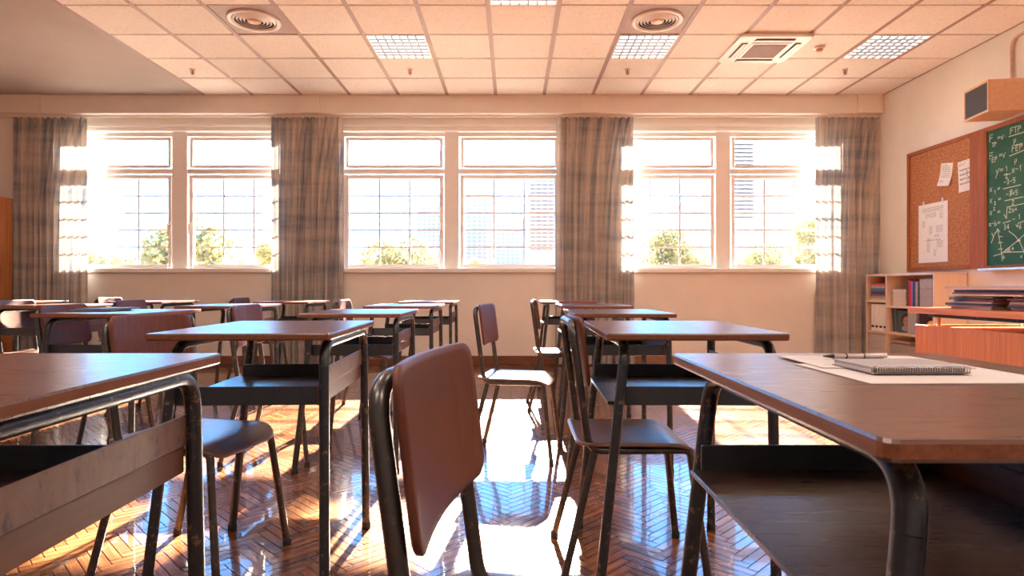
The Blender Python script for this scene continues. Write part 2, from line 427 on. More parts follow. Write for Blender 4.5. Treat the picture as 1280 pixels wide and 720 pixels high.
# window wall with three openings
w = MB(); zt = 2.74; zb = 1.10; Y0, Y1 = YW, YW+.30
xs = [XL-.15]
for q in WIN: xs += [q['x0']-.015, q['x1']+.015]
xs.append(XR+.15)
w.box(xs[0], xs[-1], Y0, Y1, 0, zb); w.box(xs[0], xs[-1], Y0, Y1, zt, ZC+.1)
for i in range(0, len(xs), 2): w.box(xs[i], xs[i+1], Y0, Y1, zb, zt)
tag(w.build('wall_back', M['wall']), kind='structure')
w = MB(); w.box(XR, XR+.15, YB, YW, 0, ZC+.1); tag(w.build('wall_right', M['wall']), kind='structure')
w = MB(); w.box(XL-.15, XL, YB, YW, 0, ZC+.1); tag(w.build('wall_left', M['wall']), kind='structure')
w = MB(); w.box(XL-.15, XR+.15, YB-.15, YB, 0, ZC+.1); tag(w.build('wall_front', M['wall']), kind='structure')
w = MB(); w.box(XL, XR, YW-.016, YW, 0, .10, bev=.004); tag(w.build('baseboard_back', M['baseboard']), kind='structure')
w = MB(); w.box(XR-.016, XR, YB, YW-.017, 0, .10, bev=.004); tag(w.build('baseboard_right', M['baseboard']), kind='structure')

# lintel box over the windows, dropped beam with pier bumps
YBM = 6.86
w = MB(); w.box(XL, XR, YBM, YW, 2.842, ZC+.011)
for a, b in ((-30, 50), (376, 399), (725, 749), (1073, 1103)):
    w.box(X(a, 6.84), X(b, 6.84), YBM-.02, YBM+.02, 2.842, ZC+.001, bev=.003)
tag(w.build('trim_1', M['wall']), kind='structure')
w = MB()
for q in WIN:
    w.box(q['x0']-.015, q['x1']+.015, YW-.012, YW+.006, 2.742, 2.775, bev=.003)
    w.box(q['x0']-.015, q['x1']+.015, YW+.006, YW+.06, 2.695, 2.74, bev=.006)
tag(w.build('trim_2', M['white']), kind='structure')

# ceiling: plain plaster left, suspended tile grid right
T = .5440; X0 = -.184; XG0 = X0-6*T
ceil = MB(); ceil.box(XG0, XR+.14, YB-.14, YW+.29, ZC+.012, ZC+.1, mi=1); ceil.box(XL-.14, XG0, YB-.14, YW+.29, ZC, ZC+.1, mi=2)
special = {(-2, 2): 'L', (2, 2): 'L', (6, 2): 'L', (0, 4): 'L', (-4, 3): 'V', (2, 3): 'V', (4, 2): 'A',
           (-2, 8): 'L', (2, 8): 'L', (6, 8): 'L', (-4, 10): 'L', (-2, 13): 'L', (2, 13): 'L', (6, 13): 'L'}  # fixtures on this line are out of view, added to light the room
lamps = []; vents = []
for i in range(-6, 8):
    for j in range(0, 19):
        x0 = X0+i*T; y1 = YBM-j*T; y0 = y1-T
        k = special.get((i, j))
        if k == 'L': lamps.append((x0+T/2, y0+T/2)); continue
        if k == 'V': vents.append((x0+T/2, y0+T/2)); continue
        ceil.box(x0+.019, min(x0+T-.019, XR-.001), y0+.012, y1-.012, ZC, ZC+.02, mi=0)
# bars
for i in range(-6, 9):
    x = X0+i*T
    ceil.box(x-.019, x+.019, YB, YBM-.001, ZC-.001, ZC+.004, mi=1)
tag(ceil.build('ceiling', [M['tile'], M['gridbar'], M['ceil_plain']]), kind='structure')

def lamp_fixture(loc, label, first=None):
    t = thing('ceiling_light', label, 'ceiling light', (loc[0], loc[1], ZC), 0, 'recessed louvre ceiling lights')
    h = T/2
    b = MB()
    for (a, b_, c, d) in ((-h+.019, h-.019, h-.024, h-.009), (-h+.019, h-.019, -h+.009, -h+.024), (-h+.019, -h+.032, -h+.024, h-.024), (h-.032, h-.019, -h+.024, h-.024)):
        b.box(a, b_, c, d, -.005, .011)
    b.build('housing', M['plastic'], t)
    b = MB(); b.box(-h+.032, h-.032, -h+.024, h-.024, .007, .011); b.build('diffuser', M['diff'], t)
    b = MB()
    for k in range(1, 7): x = -h+.032+k*(2*h-.064)/7; b.box(x-.0055, x+.0055, -h+.024, h-.024, -.014, .002)
    for k in range(1, 7): y = -h+.024+k*(2*h-.048)/7; b.box(-h+.032, h-.032, y-.005, y+.003, -.012, .002)
    b.build('louvre', M['louvre'], t)
    return t
lab = ['recessed louvre ceiling light second from the left window wall, above the middle window left sash',
       'recessed louvre ceiling light between round air vent and window wall',
       'recessed louvre ceiling light beside the right wall, past the smoke detector',
       'recessed louvre ceiling light cut by the top edge of the photo']
order = {(-2, 2): 0, (2, 2): 1, (6, 2): 2, (0, 4): 3}
lab[0] = 'recessed louvre ceiling light above the middle window, in front of its left sash'
proto = None
for (i, j), k in special.items():
    if k != 'L': continue
    loc = (X0+i*T+T/2, YBM-j*T-T/2)
    l_ = lab[order[(i, j)]] if (i, j) in order else 'added louvre ceiling light out of view, fill for the room'
    if proto is None: proto = lamp_fixture(loc, l_)
    else: dup(proto, (loc[0], loc[1], ZC), 0, l_)

for n_, (x, y) in enumerate(vents):
    t = thing('ceiling_vent', ['round ceiling air vent on the left, beside the plain plaster ceiling', 'round ceiling air vent to the right, in front of a louvre light'][n_], 'air vent', (x, y, ZC), 0, 'round ceiling air vents')
    h = T/2
    b = MB(); b.box(-h+.019, h-.019, -h+.009, h-.009, .004, .016, bev=.002); b.build('panel', M['brown'], t)
    b = MB(); b.lathe([(.205, .004), (.207, -.006), (.195, -.013), (.178, -.011), (.168, 0.0), (.168, .003)], n=48); b.build('ring', M['plastic'], t)
    b = MB()
    for k, r in enumerate((.145, .118, .092, .066)):
        b.lathe([(r+.020, -.001), (r+.006, -.012), (r+.003, -.012), (r+.018, .002)], n=48)
    b.build('diffuser_ring', M['plastic'], t)
    b = MB(); b.cyl((0, 0, .0028), .17, .001, 40); b.build('duct', M['duct'], t)
    b = MB(); b.lathe([(.055, -.004), (.05, -.012), (.03, -.016), (0.0001, -.017)], n=32); b.build('centre_cap', M['boxorange'], t)

# cassette air conditioner
t = thing('ceiling_air_conditioner', 'white square cassette air conditioner set in the tiled ceiling', 'air conditioner', (X0+4*T+T/2, YBM-2*T-T/2, ZC))
H = .315
b = MB(); ol = rrect(H, H, .05)
b.plate(ol, .030, lambda u, v, w_: (u*(1-.0*(w_)), v, -.001-.030+w_), rings=(1, .96, .93), mi=0, flat=True)
b.build('casing', M['plastic'], t)
b = MB(); b.box(-.175, .175, -.175, .175, -.038, -.030, bev=.003)
b.build('intake_frame', M['plastic'], t)
b = MB()
for k in range(22): y = -.145+k*.0138; b.box(-.150, .150, y, y+.006, -.042, -.0375)
b.build('intake_grille', M['brown'], t)
for (a, b_, c, d) in ((-.17, .17, .205, .262), (-.17, .17, -.262, -.205), (-.262, -.205, -.17, .17), (.205, .262, -.17, .17)):
    s_ = MB(); s_.box(a, b_, c, d, -.0325, -.0305); s = s_.build('air_outlet', M['duct'], t)
    s_ = MB()
    if b_-a > d-c: s_.box(a+.004, b_-.004, c+(.016 if c > 0 else .018), d-.012, -.042, -.038, bev=.001)
    else: s_.box(a+.014, b_-.014, c+.004, d-.004, -.042, -.038, bev=.001)
    s_.build('flap', M['plastic'], s)

t = thing('smoke_detector', 'small round smoke detector between air conditioner and right louvre light', 'smoke detector', (X(1023, 5.52), 5.50, ZC))
b = MB(); b.lathe([(.045, 0), (.045, -.014), (.040, -.018), (.03, -.019), (.0001, -.019)]); b.build('base', M['plastic'], t)
b = MB(); b.lathe([(.028, -.0192), (.028, -.034), (.022, -.040), (.0001, -.041)]); b.build('sensor', M['boxorange'], t)
spr = None
for px, l_ in ((242, 'fire sprinkler head nearest the plain plaster ceiling'), (513, 'fire sprinkler head between middle window left sash and louvre light'),
               (784, 'fire sprinkler head behind the louvre light right of centre'), (1055, 'fire sprinkler head nearest the right wall')):
    loc = (X(px, 6.08), 6.06, ZC)
    if spr is None:
        spr = thing('fire_sprinkler', l_, 'sprinkler', loc, 0, 'fire sprinklers in the ceiling')
        b = MB(); b.lathe([(.028, 0), (.026, -.006), (.010, -.010), (.0001, -.010)], n=20); b.build('escutcheon', M['copper'], spr)
        b = MB(); b.cyl((0, 0, -.052), .007, .045, 10); b.tube([(-.014, 0, -.012), (-.018, 0, -.032), (0, 0, -.052)], .003, 6); b.tube([(.014, 0, -.012), (.018, 0, -.032), (0, 0, -.052)], .003, 6); b.build('nozzle', M['frame_wood'], spr)
        b = MB(); b.cyl((0, 0, -.056), .018, .003, 16); b.build('deflector', M['copper'], spr)
    else: dup(spr, loc, 0, l_)

# ------------------------------------------------------------------ windows
for wi, q in enumerate(WIN):
    t = thing('window_%d' % (wi+1), None, None, (0, 0, 0), kind='structure')
    x0, x1 = q['x0']-.016, q['x1']+.016; fy0, fy1 = YG-.035, YG+.035
    b = MB(); s0, s1 = q['s']
    # fixed frame around all the panes
    b.box(x0, s0[0]-.045, fy0-.02, fy1, zb, 2.695, bev=.004)
    b.box(s1[1]+.045, x1, fy0-.02, fy1, zb, 2.695, bev=.004)
    b.box(s0[1]+.055, s1[0]-.055, fy0-.02, fy1, zb, 2.695, bev=.006)
    b.box(x0, x1, fy0-.012, fy1, ZU1+.045, 2.695, bev=.004)
    b.box(x0, x1, fy0-.012, fy1, zb, ZL0-.055, bev=.004)
    b.box(x0, x1, fy0-.012, fy1, ZL1+.055, ZU0-.045, bev=.004)
    b.build('window_frame', M['white'], t)
    b = MB(); b.box(x0-.01, x1+.01, YW-.045, YG-.056, zb-.045, zb+.008, bev=.008); b.build('window_sill', M['white'], t)
    for si, (a, c, ncol) in enumerate(q['s']):
        for (z0, z1, up) in ((ZL0, ZL1, 0), (ZU0, ZU1, 1)):
            e = .046 if not up else .038; b = MB()
            b.box(a-e, a, fy0-.002, fy1-.01, z0-e, z1+e, bev=.006); b.box(c, c+e, fy0-.002, fy1-.01, z0-e, z1+e, bev=.006)
            b.box(a, c, fy0-.002, fy1-.01, z0-e, z0, bev=.006); b.box(a, c, fy0-.002, fy1-.01, z1, z1+e, bev=.006)
            s = b.build('sash', M['white'], t)
            b = MB(); b.box(a-.005, c+.005, YG-.003, YG+.003, z0-.005, z1+.005); b.build('pane', M['glass'], s)
            if not up:
                b = MB(); wcol = XG(37.6)-XG(0)
                edge = a if si == 1 else c; sg = 1 if si == 1 else -1
                for k in range(1, ncol):
                    x = edge+sg*k*wcol
                    if a+.03 < x < c-.03: b.box(x-.0095, x+.0095, YG-.016, YG-.0035, z0, z1)
                for k in range(1, 5):
                    z = z0+k*(z1-z0)/5; b.box(a, c, YG-.0155, YG-.004, z-.009, z+.009)
                b.build('glazing_bar', M['white'], s)
                hx = (c+.024) if si == 0 else (a-.024)
                b = MB(); b.box(hx-.012, hx+.012, fy0-.016, fy0-.002, Z(288, YG), Z(277, YG), bev=.003)
                b.tube([(hx, fy0-.016, Z(280, YG)), (hx, fy0-.045, Z(280, YG)), (hx, fy0-.045, Z(294, YG))], .008, 8)
                b.build('handle', M['plastic'], s)

# ------------------------------------------------------------------ curtains and rail
b = MB(); YC = 6.955
rail = thing('curtain_rail', 'long slim curtain rail running under the beam above all the windows', 'curtain rail', (0, 0, 0))
b.box(XL+.02, XR-.02, YC-.012, YC+.012, 2.822, 2.842, bev=.002); b.build('track', M['plastic'], rail)
for k, (a, c, l_) in enumerate(((15, 107, 'plaid grey linen curtain at the far left, sunlit along its window edge'),
                    (338, 428, 'plaid grey linen curtain between the left and the middle window'),
                    (696, 792, 'plaid grey linen curtain between the middle and the right window'),
                    (1020, 1110, 'plaid grey linen curtain in the corner beside the cork board'))):
    x0, x1 = X(a, YC), X(c, YC)
    t = thing('curtain', l_, 'curtain', (0, 0, 0), 0, 'plaid curtains along the window wall')
    nf = 11; nx = nf*12; nz = 26; vs = []; us = []; H_ = 2.82; zb_ = .015; ph = random.random()*6
    rnd = [random.uniform(.75, 1.15) for _ in range(nf+1)]; wob = [random.uniform(-1, 1) for _ in range(nf+1)]
    for iz in range(nz+1):
        fz = iz/nz; z = zb_+(H_-zb_)*fz; arc = 0; prev = None
        amp = .030*(1-.35*fz**3)
        for ix in range(nx+1):
            s_ = ix/nx; kk = s_*nf; i0 = min(int(kk), nf-1); fr = kk-i0
            am = amp*(rnd[i0]*(1-fr)+rnd[i0+1]*fr)
            x = x0+(x1-x0)*s_+.012*(1-fz)*sin(s_*9+ph)+.010*(1-fz)*(wob[i0]*(1-fr)+wob[i0+1]*fr)
            y = YC+am*sin(kk*2*pi+ph*.3)+.004*sin(kk*5+3*fz)
            p = Vector((x, y, z))
            if prev is not None: arc += (Vector((x, y))-prev).length
            prev = Vector((x, y)); vs.append(p); us.append((arc+k*3.1, z))
    b = MB(); fs = []
    for iz in range(nz):
        for ix in range(nx):
            p = iz*(nx+1)+ix; fs.append((p, p+1, p+nx+2, p+nx+1))
    b.add(vs, fs, 0, True); o = b.build('drape', M['curtain'], t)
    ul = o.data.uv_layers.new(name='UVMap')
    for lp in o.data.loops: ul.data[lp.index].uv = us[lp.vertex_index]
    for j in range(nf+1):
        x = x0+(x1-x0)*j/nf
        b = MB(); b.box(max(x-.005, x0), x+.005, YC-.006, YC+.006, 2.805, 2.8225); b.build('glider', M['plastic'], t)

# ------------------------------------------------------------------ school desk
DX, DY, DZ = .243, .325, .76
def make_desk(label):
    t = thing('school_desk', label, 'desk', (0, 0, 0), 0, 'tube framed school desks in rows')
    b = MB(); ol = rrect(DX, DY, .012, 3)
    b.plate(ol, .019, lambda u, v, w_: (u, v, DZ-.019+w_), rings=(1, .994, .5), mi=0, mi_edge=1, flat=True)
    b.build('tabletop', [M['top'], M['edge']], t)
    r = .0140; zt_ = .7265
    for side in (-1, 1):
        xt = -DX+.058 if side < 0 else DX-.030
        dxf = -.078 if side < 0 else .006
        # rail under the top with both bends
        yb = DY-.052
        full = fillet([(xt+dxf, -yb-.018, 0.012), (xt, -yb, zt_), (xt, yb, zt_), (xt+dxf, yb+.018, .012)], .062, 8)
        # split into top rail and two legs at the lower ends of the bends
        cut = 9
        rl = MB(); rl.tube(full[cut-8:len(full)-(cut-8)], r, 14)
        rl.build('side_rail', M['tube'], t)
        for e in (0, 1):
            seg = [full[0], full[1]] if e == 0 else [full[-2], full[-1]]
            lg = MB(); lg.tube(seg, r*.998, 14); lo = lg.build('leg', M['tube'], t)
            f = seg[0] if e == 0 else seg[1]
            g = MB(); g.lathe([(.0001, 0), (.0155, 0), (.0162, .005), (.0155, .022), (.0143, .024)], (f.x, f.y, 0), 16); g.build('rubber_foot', M['rubber'], lo)
    # tray: floor board, end lips
    xa, xb, ya = -DX+.012, DX-.052, DY-.075
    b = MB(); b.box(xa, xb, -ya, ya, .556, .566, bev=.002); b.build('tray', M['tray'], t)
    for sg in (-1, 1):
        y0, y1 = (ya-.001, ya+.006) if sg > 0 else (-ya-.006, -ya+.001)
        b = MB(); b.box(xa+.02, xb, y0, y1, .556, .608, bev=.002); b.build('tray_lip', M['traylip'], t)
    b = MB(); b.box(xb, xb+.012, -ya-.015, ya+.015, .556, .612, bev=.002); b.build('apron', M['apron'], t)
    b = MB(); b.box(xb+.012, xb+.017, -ya-.030, ya+.030, .604, .658, bev=.0015); b.build('apron_strip', M['scratch'], t)
    return t
def mk_scratch():
    m, nt, out = mat_new('scratched_strip')
    b = N(nt, 'ShaderNodeBsdfPrincipled', Roughness=.45, Metallic=.15)
    tc = N(nt, 'ShaderNodeTexCoord'); mp = N(nt, 'ShaderNodeMapping'); mp.inputs['Scale'].default_value = (1, 1, .45)
    oi = N(nt, 'ShaderNodeObjectInfo'); ad = N(nt, 'ShaderNodeVectorMath', operation='ADD'); L(nt, tc.outputs['Object'], ad.inputs[0]); L(nt, oi.outputs['Random'], ad.inputs[1])
    L(nt, ad.outputs[0], mp.inputs['Vector'])
    n1 = N(nt, 'ShaderNodeTexNoise', Scale=34.0, Detail=10.0, Roughness=.8, Distortion=.3); L(nt, mp.outputs[0], n1.inputs['Vector'])
    n0 = N(nt, 'ShaderNodeTexNoise', Scale=90.0, Detail=2.0); L(nt, mp.outputs[0], n0.inputs['Vector'])
    c = ramp(nt, n1.outputs['Fac'], [(.36, (.035, .03, .035)), (.41, (.07, .05, .05)), (.44, (.14, .075, .052)), (.7, (.20, .112, .08))])
    L(nt, c, b.inputs['Base Color']); L(nt, b.outputs[0], out.inputs[0]); return m
M['scratch'] = mk_scratch()

DESKS = [  # x, y, rot, label
    (.540, .812, 0, 'nearest desk right of the aisle, carrying white sheets, spiral notebook and pen'),
    (-.778, .812, .6, 'nearest desk on the left, its scratched side panel facing the camera'),
    (.502, 1.948, -1.2, 'bare desk directly behind the one with the spiral notebook, blue sheen on top'),
    (-.742, 1.948, 2.5, 'bare desk in the second row on the left, its open tray in full view'),
    (.535, 3.20, 0, 'third desk from the camera in the column right of the aisle'),
    (-.775, 3.20, 1, 'third desk from the camera in the column left of the aisle'),
    (.580, 4.47, 0, 'fourth desk from the camera in the column right of the aisle'),
    (-.762, 4.43, 0, 'fourth desk from the camera in the column left of the aisle'),
    (.505, 5.68, 0, 'desk nearest the window wall in the column right of the aisle'),
    (-.757, 5.68, 0, 'desk nearest the window wall in the column left of the aisle'),
    (-2.03, 3.20, 0, 'desk in the third column leftward with dark booklets lying on top'),
    (-2.03, 4.43, 0, 'middle desk of the third column leftward, before the two windowside rows'),
    (-2.03, 5.68, 0, 'desk standing in front of the curtain between left and middle windows'),
    (-3.31, 4.43, 0, 'desk at the left photo edge with an orange chair back under its top'),
    (-3.31, 5.68, 0, 'windowside desk below the left window, right of the far left curtain'),
    (-4.59, 5.68, 0, 'windowside desk in front of the far left sunlit curtain'),
]
d0 = None
for (x, y, r, l_) in DESKS:
    if d0 is None: d0 = make_desk(l_); d0.location = (x, y, 0); d0.rotation_euler = (0, 0, radians(r))
    else: dup(d0, (x, y, 0), radians(r), l_)

# ------------------------------------------------------------------ school chair (faces +x)
def make_chair(label):
    t = thing('school_chair', label, 'chair', (0, 0, 0), 0, 'plywood school chairs with steel tube frames')
    r = .0118; zs = .3965
    # back frame: side rails of the seat, uprights and the crossbar behind the backrest
    up = fillet([(.135, -.150, zs), (-.135, -.158, zs), (-.186, -.160, .775), (-.186, .160, .775), (-.135, .158, zs), (.135, .150, zs)], [.055, .050, .050, .055], 8)
    b = MB(); b.tube(up, r, 14); b.build('back_frame', M['chairtube'], t)
    for sg in (-1, 1):
        p = fillet([(.128, sg*.1497, zs), (.168, sg*.150, zs), (.214, sg*.182, .010)], .035, 6)
        b = MB(); b.tube(p, r*.99, 12); lo = b.build('leg', M['chairtube'], t)
        g = MB(); g.lathe([(.0001, 0), (.0138, 0), (.0142, .004), (.0132, .022), (.0120, .024)], (.214, sg*.182, 0), 16); g.build('rubber_foot', M['rubber'], lo)
        b = MB(); b.tube([(-.118, sg*.160, zs-.004), (-.215, sg*.182, .010)], r*.99, 12); lo = b.build('leg', M['chairtube'], t)
        g = MB(); g.lathe([(.0001, 0), (.0138, 0), (.0142, .004), (.0132, .022), (.0120, .024)], (-.215, sg*.182, 0), 16); g.build('rubber_foot', M['rubber'], lo)
    b = MB(); b.tube([(-.10, -.158, zs-.002), (-.10, .158, zs-.002)], r*.8, 10); b.tube([(.10, -.151, zs-.002), (.10, .151, zs-.002)], r*.8, 10); b.build('cross_rail', M['chairtube'], t)
    ol = rrect(.183, .174, [.06, .03, .03, .06], 6)
    def dseat(u, v, w_):
        z = .4085+w_
        z += .005*(v/.18)**2-.003
        if u > .10: z -= .035*((u-.10)/.085)**2
        z += .007*max(0, (-u-.10)/.085)**2
        return (u+.012, v, z)
    b = MB(); b.plate(ol, .011, dseat, rings=(1, .985, .93, .86, .75, .6, .4, .2)); b.build('seat', M['plyseat'], t)
    ol = rrect(.172, .105, .030, 6)
    def dback(u, v, w_):
        z = .690+v; x = -.170-(z-.70)*.125+.0035
        x += .018*(u/.172)**2
        return (x+w_-.004, u, z)
    b = MB(); b.plate([(p[0], p[1]) for p in ol], .011, dback, rings=(1, .985, .9, .75, .55, .35, .15)); o = b.build('backrest', M['ply'], t)
    return t
CHAIRS = [
    (.058, .800, -9, 'nearest chair, dark curved backrest seen from behind in the aisle'),
    (.364, 1.980, 0, 'chair tucked at the bare desk behind the notebook desk, seat bluish'),
    (.020, 3.270, -11, 'chair pulled out into the middle of the aisle, seat glowing in sunlight'),
    (.335, 4.53, 0, 'chair farthest down the aisle, at the fourth desk right of the aisle'),
    (-1.020, 1.970, -11, 'chair in the second row on the left, partly under the desk with open tray'),
    (-1.225, 3.200, 0, 'chair with reddish back at the third desk left of the aisle'),
    (-1.060, 4.450, 0, 'chair seen above the fourth desk left of the aisle, against the wall'),
    (-2.195, 3.220, 0, 'chair with red back showing below and above the desk with dark booklets'),
    (-2.560, 4.370, 0, 'chair half lit orange, under the left window at the third column'),
    (-2.320, 5.600, 0, 'small distant chair left of the curtain between left and middle windows'),
    (-3.428, 4.430, 0, 'orange chair under the desk at the left photo edge'),
    (-3.520, 5.600, 0, 'small distant dark chair beside the far left curtain'),
]
c0 = None
for (x, y, r, l_) in CHAIRS:
    if c0 is None: c0 = make_chair(l_); c0.location = (x, y, 0); c0.rotation_euler = (0, 0, radians(r))
    else: dup(c0, (x, y, 0), radians(r), l_)

# ------------------------------------------------------------------ things on the near right desk
zt_ = DZ+.0004
def sheet(name, label, cx, cy, hw, hh, rz, z, lines=0, seed=1, group=None):
    t = thing(name, label, 'paper', (cx, cy, z), rz, group)
    b = MB(); b.box(-hw, hw, -hh, hh, 0, .0012); b.build('page', M['paper'], t)
    if lines:
        rr = random.Random(seed); b = MB()
        for k in range(lines):
            yy = hh*.85-k*(hh*1.7/lines); b.ribbon([(-hw*.85, yy), (hw*rr.uniform(.3, .85), yy)], .0008, (0, 0, .0014), (1, 0, 0), (0, 1, 0), (0, 0, 1))
        b.build('drawing', M['ink'], t)
    return t
sheet('paper_sheet', 'white sheet under the spiral notebook, nearer one with a corner toward the camera', .575, .868, .1275, .100, radians(1), zt_, 0)
sheet('paper_sheet', 'white sheet behind the spiral notebook, under the pen, faint sketch on it', .575, .985, .112, .080, radians(-1), zt_+.0016, 12, 4)
t = thing('spiral_notebook', 'grey spiral notebook lying on white sheets of the nearest right desk', 'notebook', (.560, .885, zt_+.0032), radians(1.5))
b = MB(); b.box(-.066, .066, -.040, .052, .0015, .0075); b.build('page_block', M['paper'], t)
b = MB(); b.box(-.068, .068, -.048, .054, 0, .0014); b.build('back_cover', M['cover_grey'], t)
b = MB(); b.box(-.068, .068, -.048, .054, .0077, .0090); b.build('front_cover', M['cover_grey'], t)
b = MB()
for k in range(38):
    x = -.064+k*.128/37; ring = [(x, -.046+.0056*cos(a), .0056+.0056*sin(a)) for a in [2*pi*j/10 for j in range(10)]]
    b.tube(ring, .0008, 5, closed=True)
b.build('spiral_binding', M['pencase'], t)
t = thing('pen', 'slim silver pen lying across the white sheet behind the notebook', 'pen', (.575, 1.020, zt_+.0030+.0046), radians(6))
b = MB(); b.tube([(-.020, 0, 0), (.045, 0, 0), (.052, 0, 0)], [.0045, .0045, .0035], 12); b.build('cap', M['pencase'], t)
b = MB(); b.tube([(-.042, 0, 0), (-.020, 0, 0)], [.0042, .0042], 12); b.build('barrel', M['pencase'], t)
b = MB(); b.tube([(-.060, 0, 0), (-.042, 0, 0)], [.0008, .0038], 12); b.build('tip', M['rubber'], t)
b = MB(); b.cyl((-.0215, 0, 0), .0049, .002, 12, axis='x'); b.cyl((.010, 0, 0), .0049, .002, 12, axis='x'); b.build('ring', M['rubber'], t)

def lyingbook(name, label, cat, cx, cy, z, sx, sy, h, col, rz=0, group=None, rough=.5, spine='y-'):
    t = thing(name, label, cat, (cx, cy, z), rz, group)
    m = plain('cover', col, rough); c = min(.0022, h*.22)
    b = MB(); b.box(-sx/2, sx/2, -sy/2, sy/2, 0, c); b.box(-sx/2, sx/2, -sy/2, sy/2, h-c, h)
    if spine == 'y-': b.box(-sx/2, sx/2, -sy/2, -sy/2+c, c, h-c); p = (-sx/2+.004, sx/2-.004, -sy/2+c, sy/2-.005)
    elif spine == 'x-': b.box(-sx/2, -sx/2+c, -sy/2, sy/2, c, h-c); p = (-sx/2+c, sx/2-.005, -sy/2+.004, sy/2-.004)
    else: p = (-sx/2+.003, sx/2-.003, -sy/2+.003, sy/2-.003)
    b.build('cover', m, t)
    b = MB(); b.box(*p, c, h-c); b.build('pages', M['paper'], t)
    return t
lyingbook('booklet', 'dark grey booklet lying lowest on the desk in the third column', 'booklet', -2.17, 3.23, DZ+.0005, .20, .27, .008, (.10, .09, .11), .2)
lyingbook('booklet', 'blue grey booklet lying on top of a dark booklet', 'booklet', -2.14, 3.25, DZ+.009, .17, .24, .007, (.16, .20, .28), -.25)

# ------------------------------------------------------------------ teacher's desk
t = thing('teacher_desk', 'orange veneered teacher desk along the right edge with piled magazines', 'desk', (0, 0, 0))
xa, xb, ya, yb, zt2 = 2.30, 2.98, 1.85, 3.56, .770
b = MB(); b.box(xa, xb, ya, yb, zt2-.032, zt2, bev=.003); b.build('desktop', M['orangetop'], t)
b = MB(); b.box(xa+.025, xa+.045, ya+.05, yb-.03, .10, .672, bev=.002); b.build('modesty_panel', M['orangewood'], t)
for y in (ya+.05, yb-.07):
    b = MB(); b.box(xa+.047, xb-.04, y, y+.022, .0, .672, bev=.002); b.build('side_panel', M['orangewood'], t)
for y in (ya+.10, (ya+yb)/2-.02, yb-.12):
    b = MB(); b.cyl((xa+.10, y, .665), .012, .075, 12); b.build('standoff', M['copper'], t)
    b = MB(); b.cyl((xb-.10, y, .665), .012, .075, 12); b.build('standoff', M['copper'], t)
for x in (xa+.10, xb-.10):
    b = MB(); b.box(x-.014, x+.014, ya+.06, yb-.05, .716, .737); b.build('support_rail', M['tube'], t)
b = MB(); b.box(xa+.05, xb-.05, ya+.075, yb-.075, .640, .660); b.build('inner_shelf', M['orangewood'], t)
cols = [(.55, .50, .42), (.52, .10, .07), (.05, .05, .06), (.62, .45, .30), (.55, .14, .10), (.12, .14, .16), (.70, .62, .50), (.60, .20, .16), (.45, .42, .40)]
z = zt2+.0005; desc = ['bottom', 'second', 'third', 'fourth', 'fifth', 'sixth', 'seventh', 'eighth', 'top']
for k in range(8):
    h = random.choice([.006, .008, .010, .007]); c_ = cols[(k*5+1) % 9]
    lyingbook('magazine', 'magazine %s in the near pile of the two on the teacher desk' % ['lowest', 'second from below', 'third from below', 'fourth from below', 'fifth from below', 'sixth from below', 'seventh from below', 'eighth, uppermost'][k], 'magazine',
              2.52+random.uniform(-.012, .012), 2.80+random.uniform(-.012, .012), z, .23, .31, h, c_, random.uniform(-.12, .12), 'piled magazines on the teacher desk', spine='x-'); z += h+.0006
znear = z
z = zt2+.0005
for k in range(7):
    h = random.choice([.007, .009, .010, .012]); c_ = cols[(k*4+3) % 9]
    lyingbook('magazine', 'magazine %s in the far pile of the two on the teacher desk' % ['lowest', 'second from below', 'third from below', 'fourth from below', 'fifth from below', 'sixth from below', 'seventh from below'][k], 'magazine',
              2.54+random.uniform(-.015, .015), 3.22+random.uniform(-.012, .012), z, .25, .33, h, c_, random.uniform(-.12, .12), 'piled magazines on the teacher desk', spine='x-'); z += h+.0006
ptop = max(z, znear)
cols2 = [(.62, .56, .34), (.55, .05, .07), (.05, .10, .12), (.60, .40, .34), (.45, .38, .36)]
for k in range(5):
    h = [.007, .009, .013, .008, .009][k]
    lyingbook('magazine', ['yellowish', 'crimson', 'dark teal', 'pale pink', 'mauve grey'][k]+' magazine bridging the tops of both piles on the teacher desk', 'magazine',
              2.50+random.uniform(-.02, .02), 3.06+[.02, -.01, -.03, .0, .03][k], ptop, .26, .54, h, cols2[k], random.uniform(-.05, .05), None, spine='x-'); ptop += h+.0006

# ------------------------------------------------------------------ bookshelf on the right wall
t = thing('bookcase', 'pale wooden bookcase under the cork board, filled with books and boxes', 'bookcase', (0, 0, 0))
bx0, bx1, by0, by1, bz = 3.85, 4.15, 5.58, 6.66, 1.025
ydiv = 6.29; th = .022
for (y0, y1, nm) in ((by0, by0+th, 'side_panel'), (by1-th, by1, 'side_panel'), (ydiv, ydiv+th, 'divider')):
    b = MB(); b.box(bx0, bx1, y0, y1, 0, bz-.022, bev=.0015); b.build(nm, M['shelfwood'], t)
b = MB(); b.box(bx0-.002, bx1, by0-.002, by1+.002, bz-.022, bz, bev=.002); b.build('top_board', M['shelfwood'], t)
b = MB(); b.box(bx1-.008, bx1-.001, by0+th, by1-th, .0, bz-.022); b.build('back_panel', M['shelfwood'], t)
SH_N = [.02, .165, .434, .702]; SH_F = [.02, .150, .424, .752]
for z in SH_N:
    b = MB(); b.box(bx0+.001, bx1-.009, by0+th, ydiv, z-th, z); b.build('shelf', M['shelfwood'], t)
for z in SH_F:
    b = MB(); b.box(bx0+.001, bx1-.009, ydiv+th, by1-th, z-th, z); b.build('shelf', M['shelfwood'], t)
XF = bx0+.015
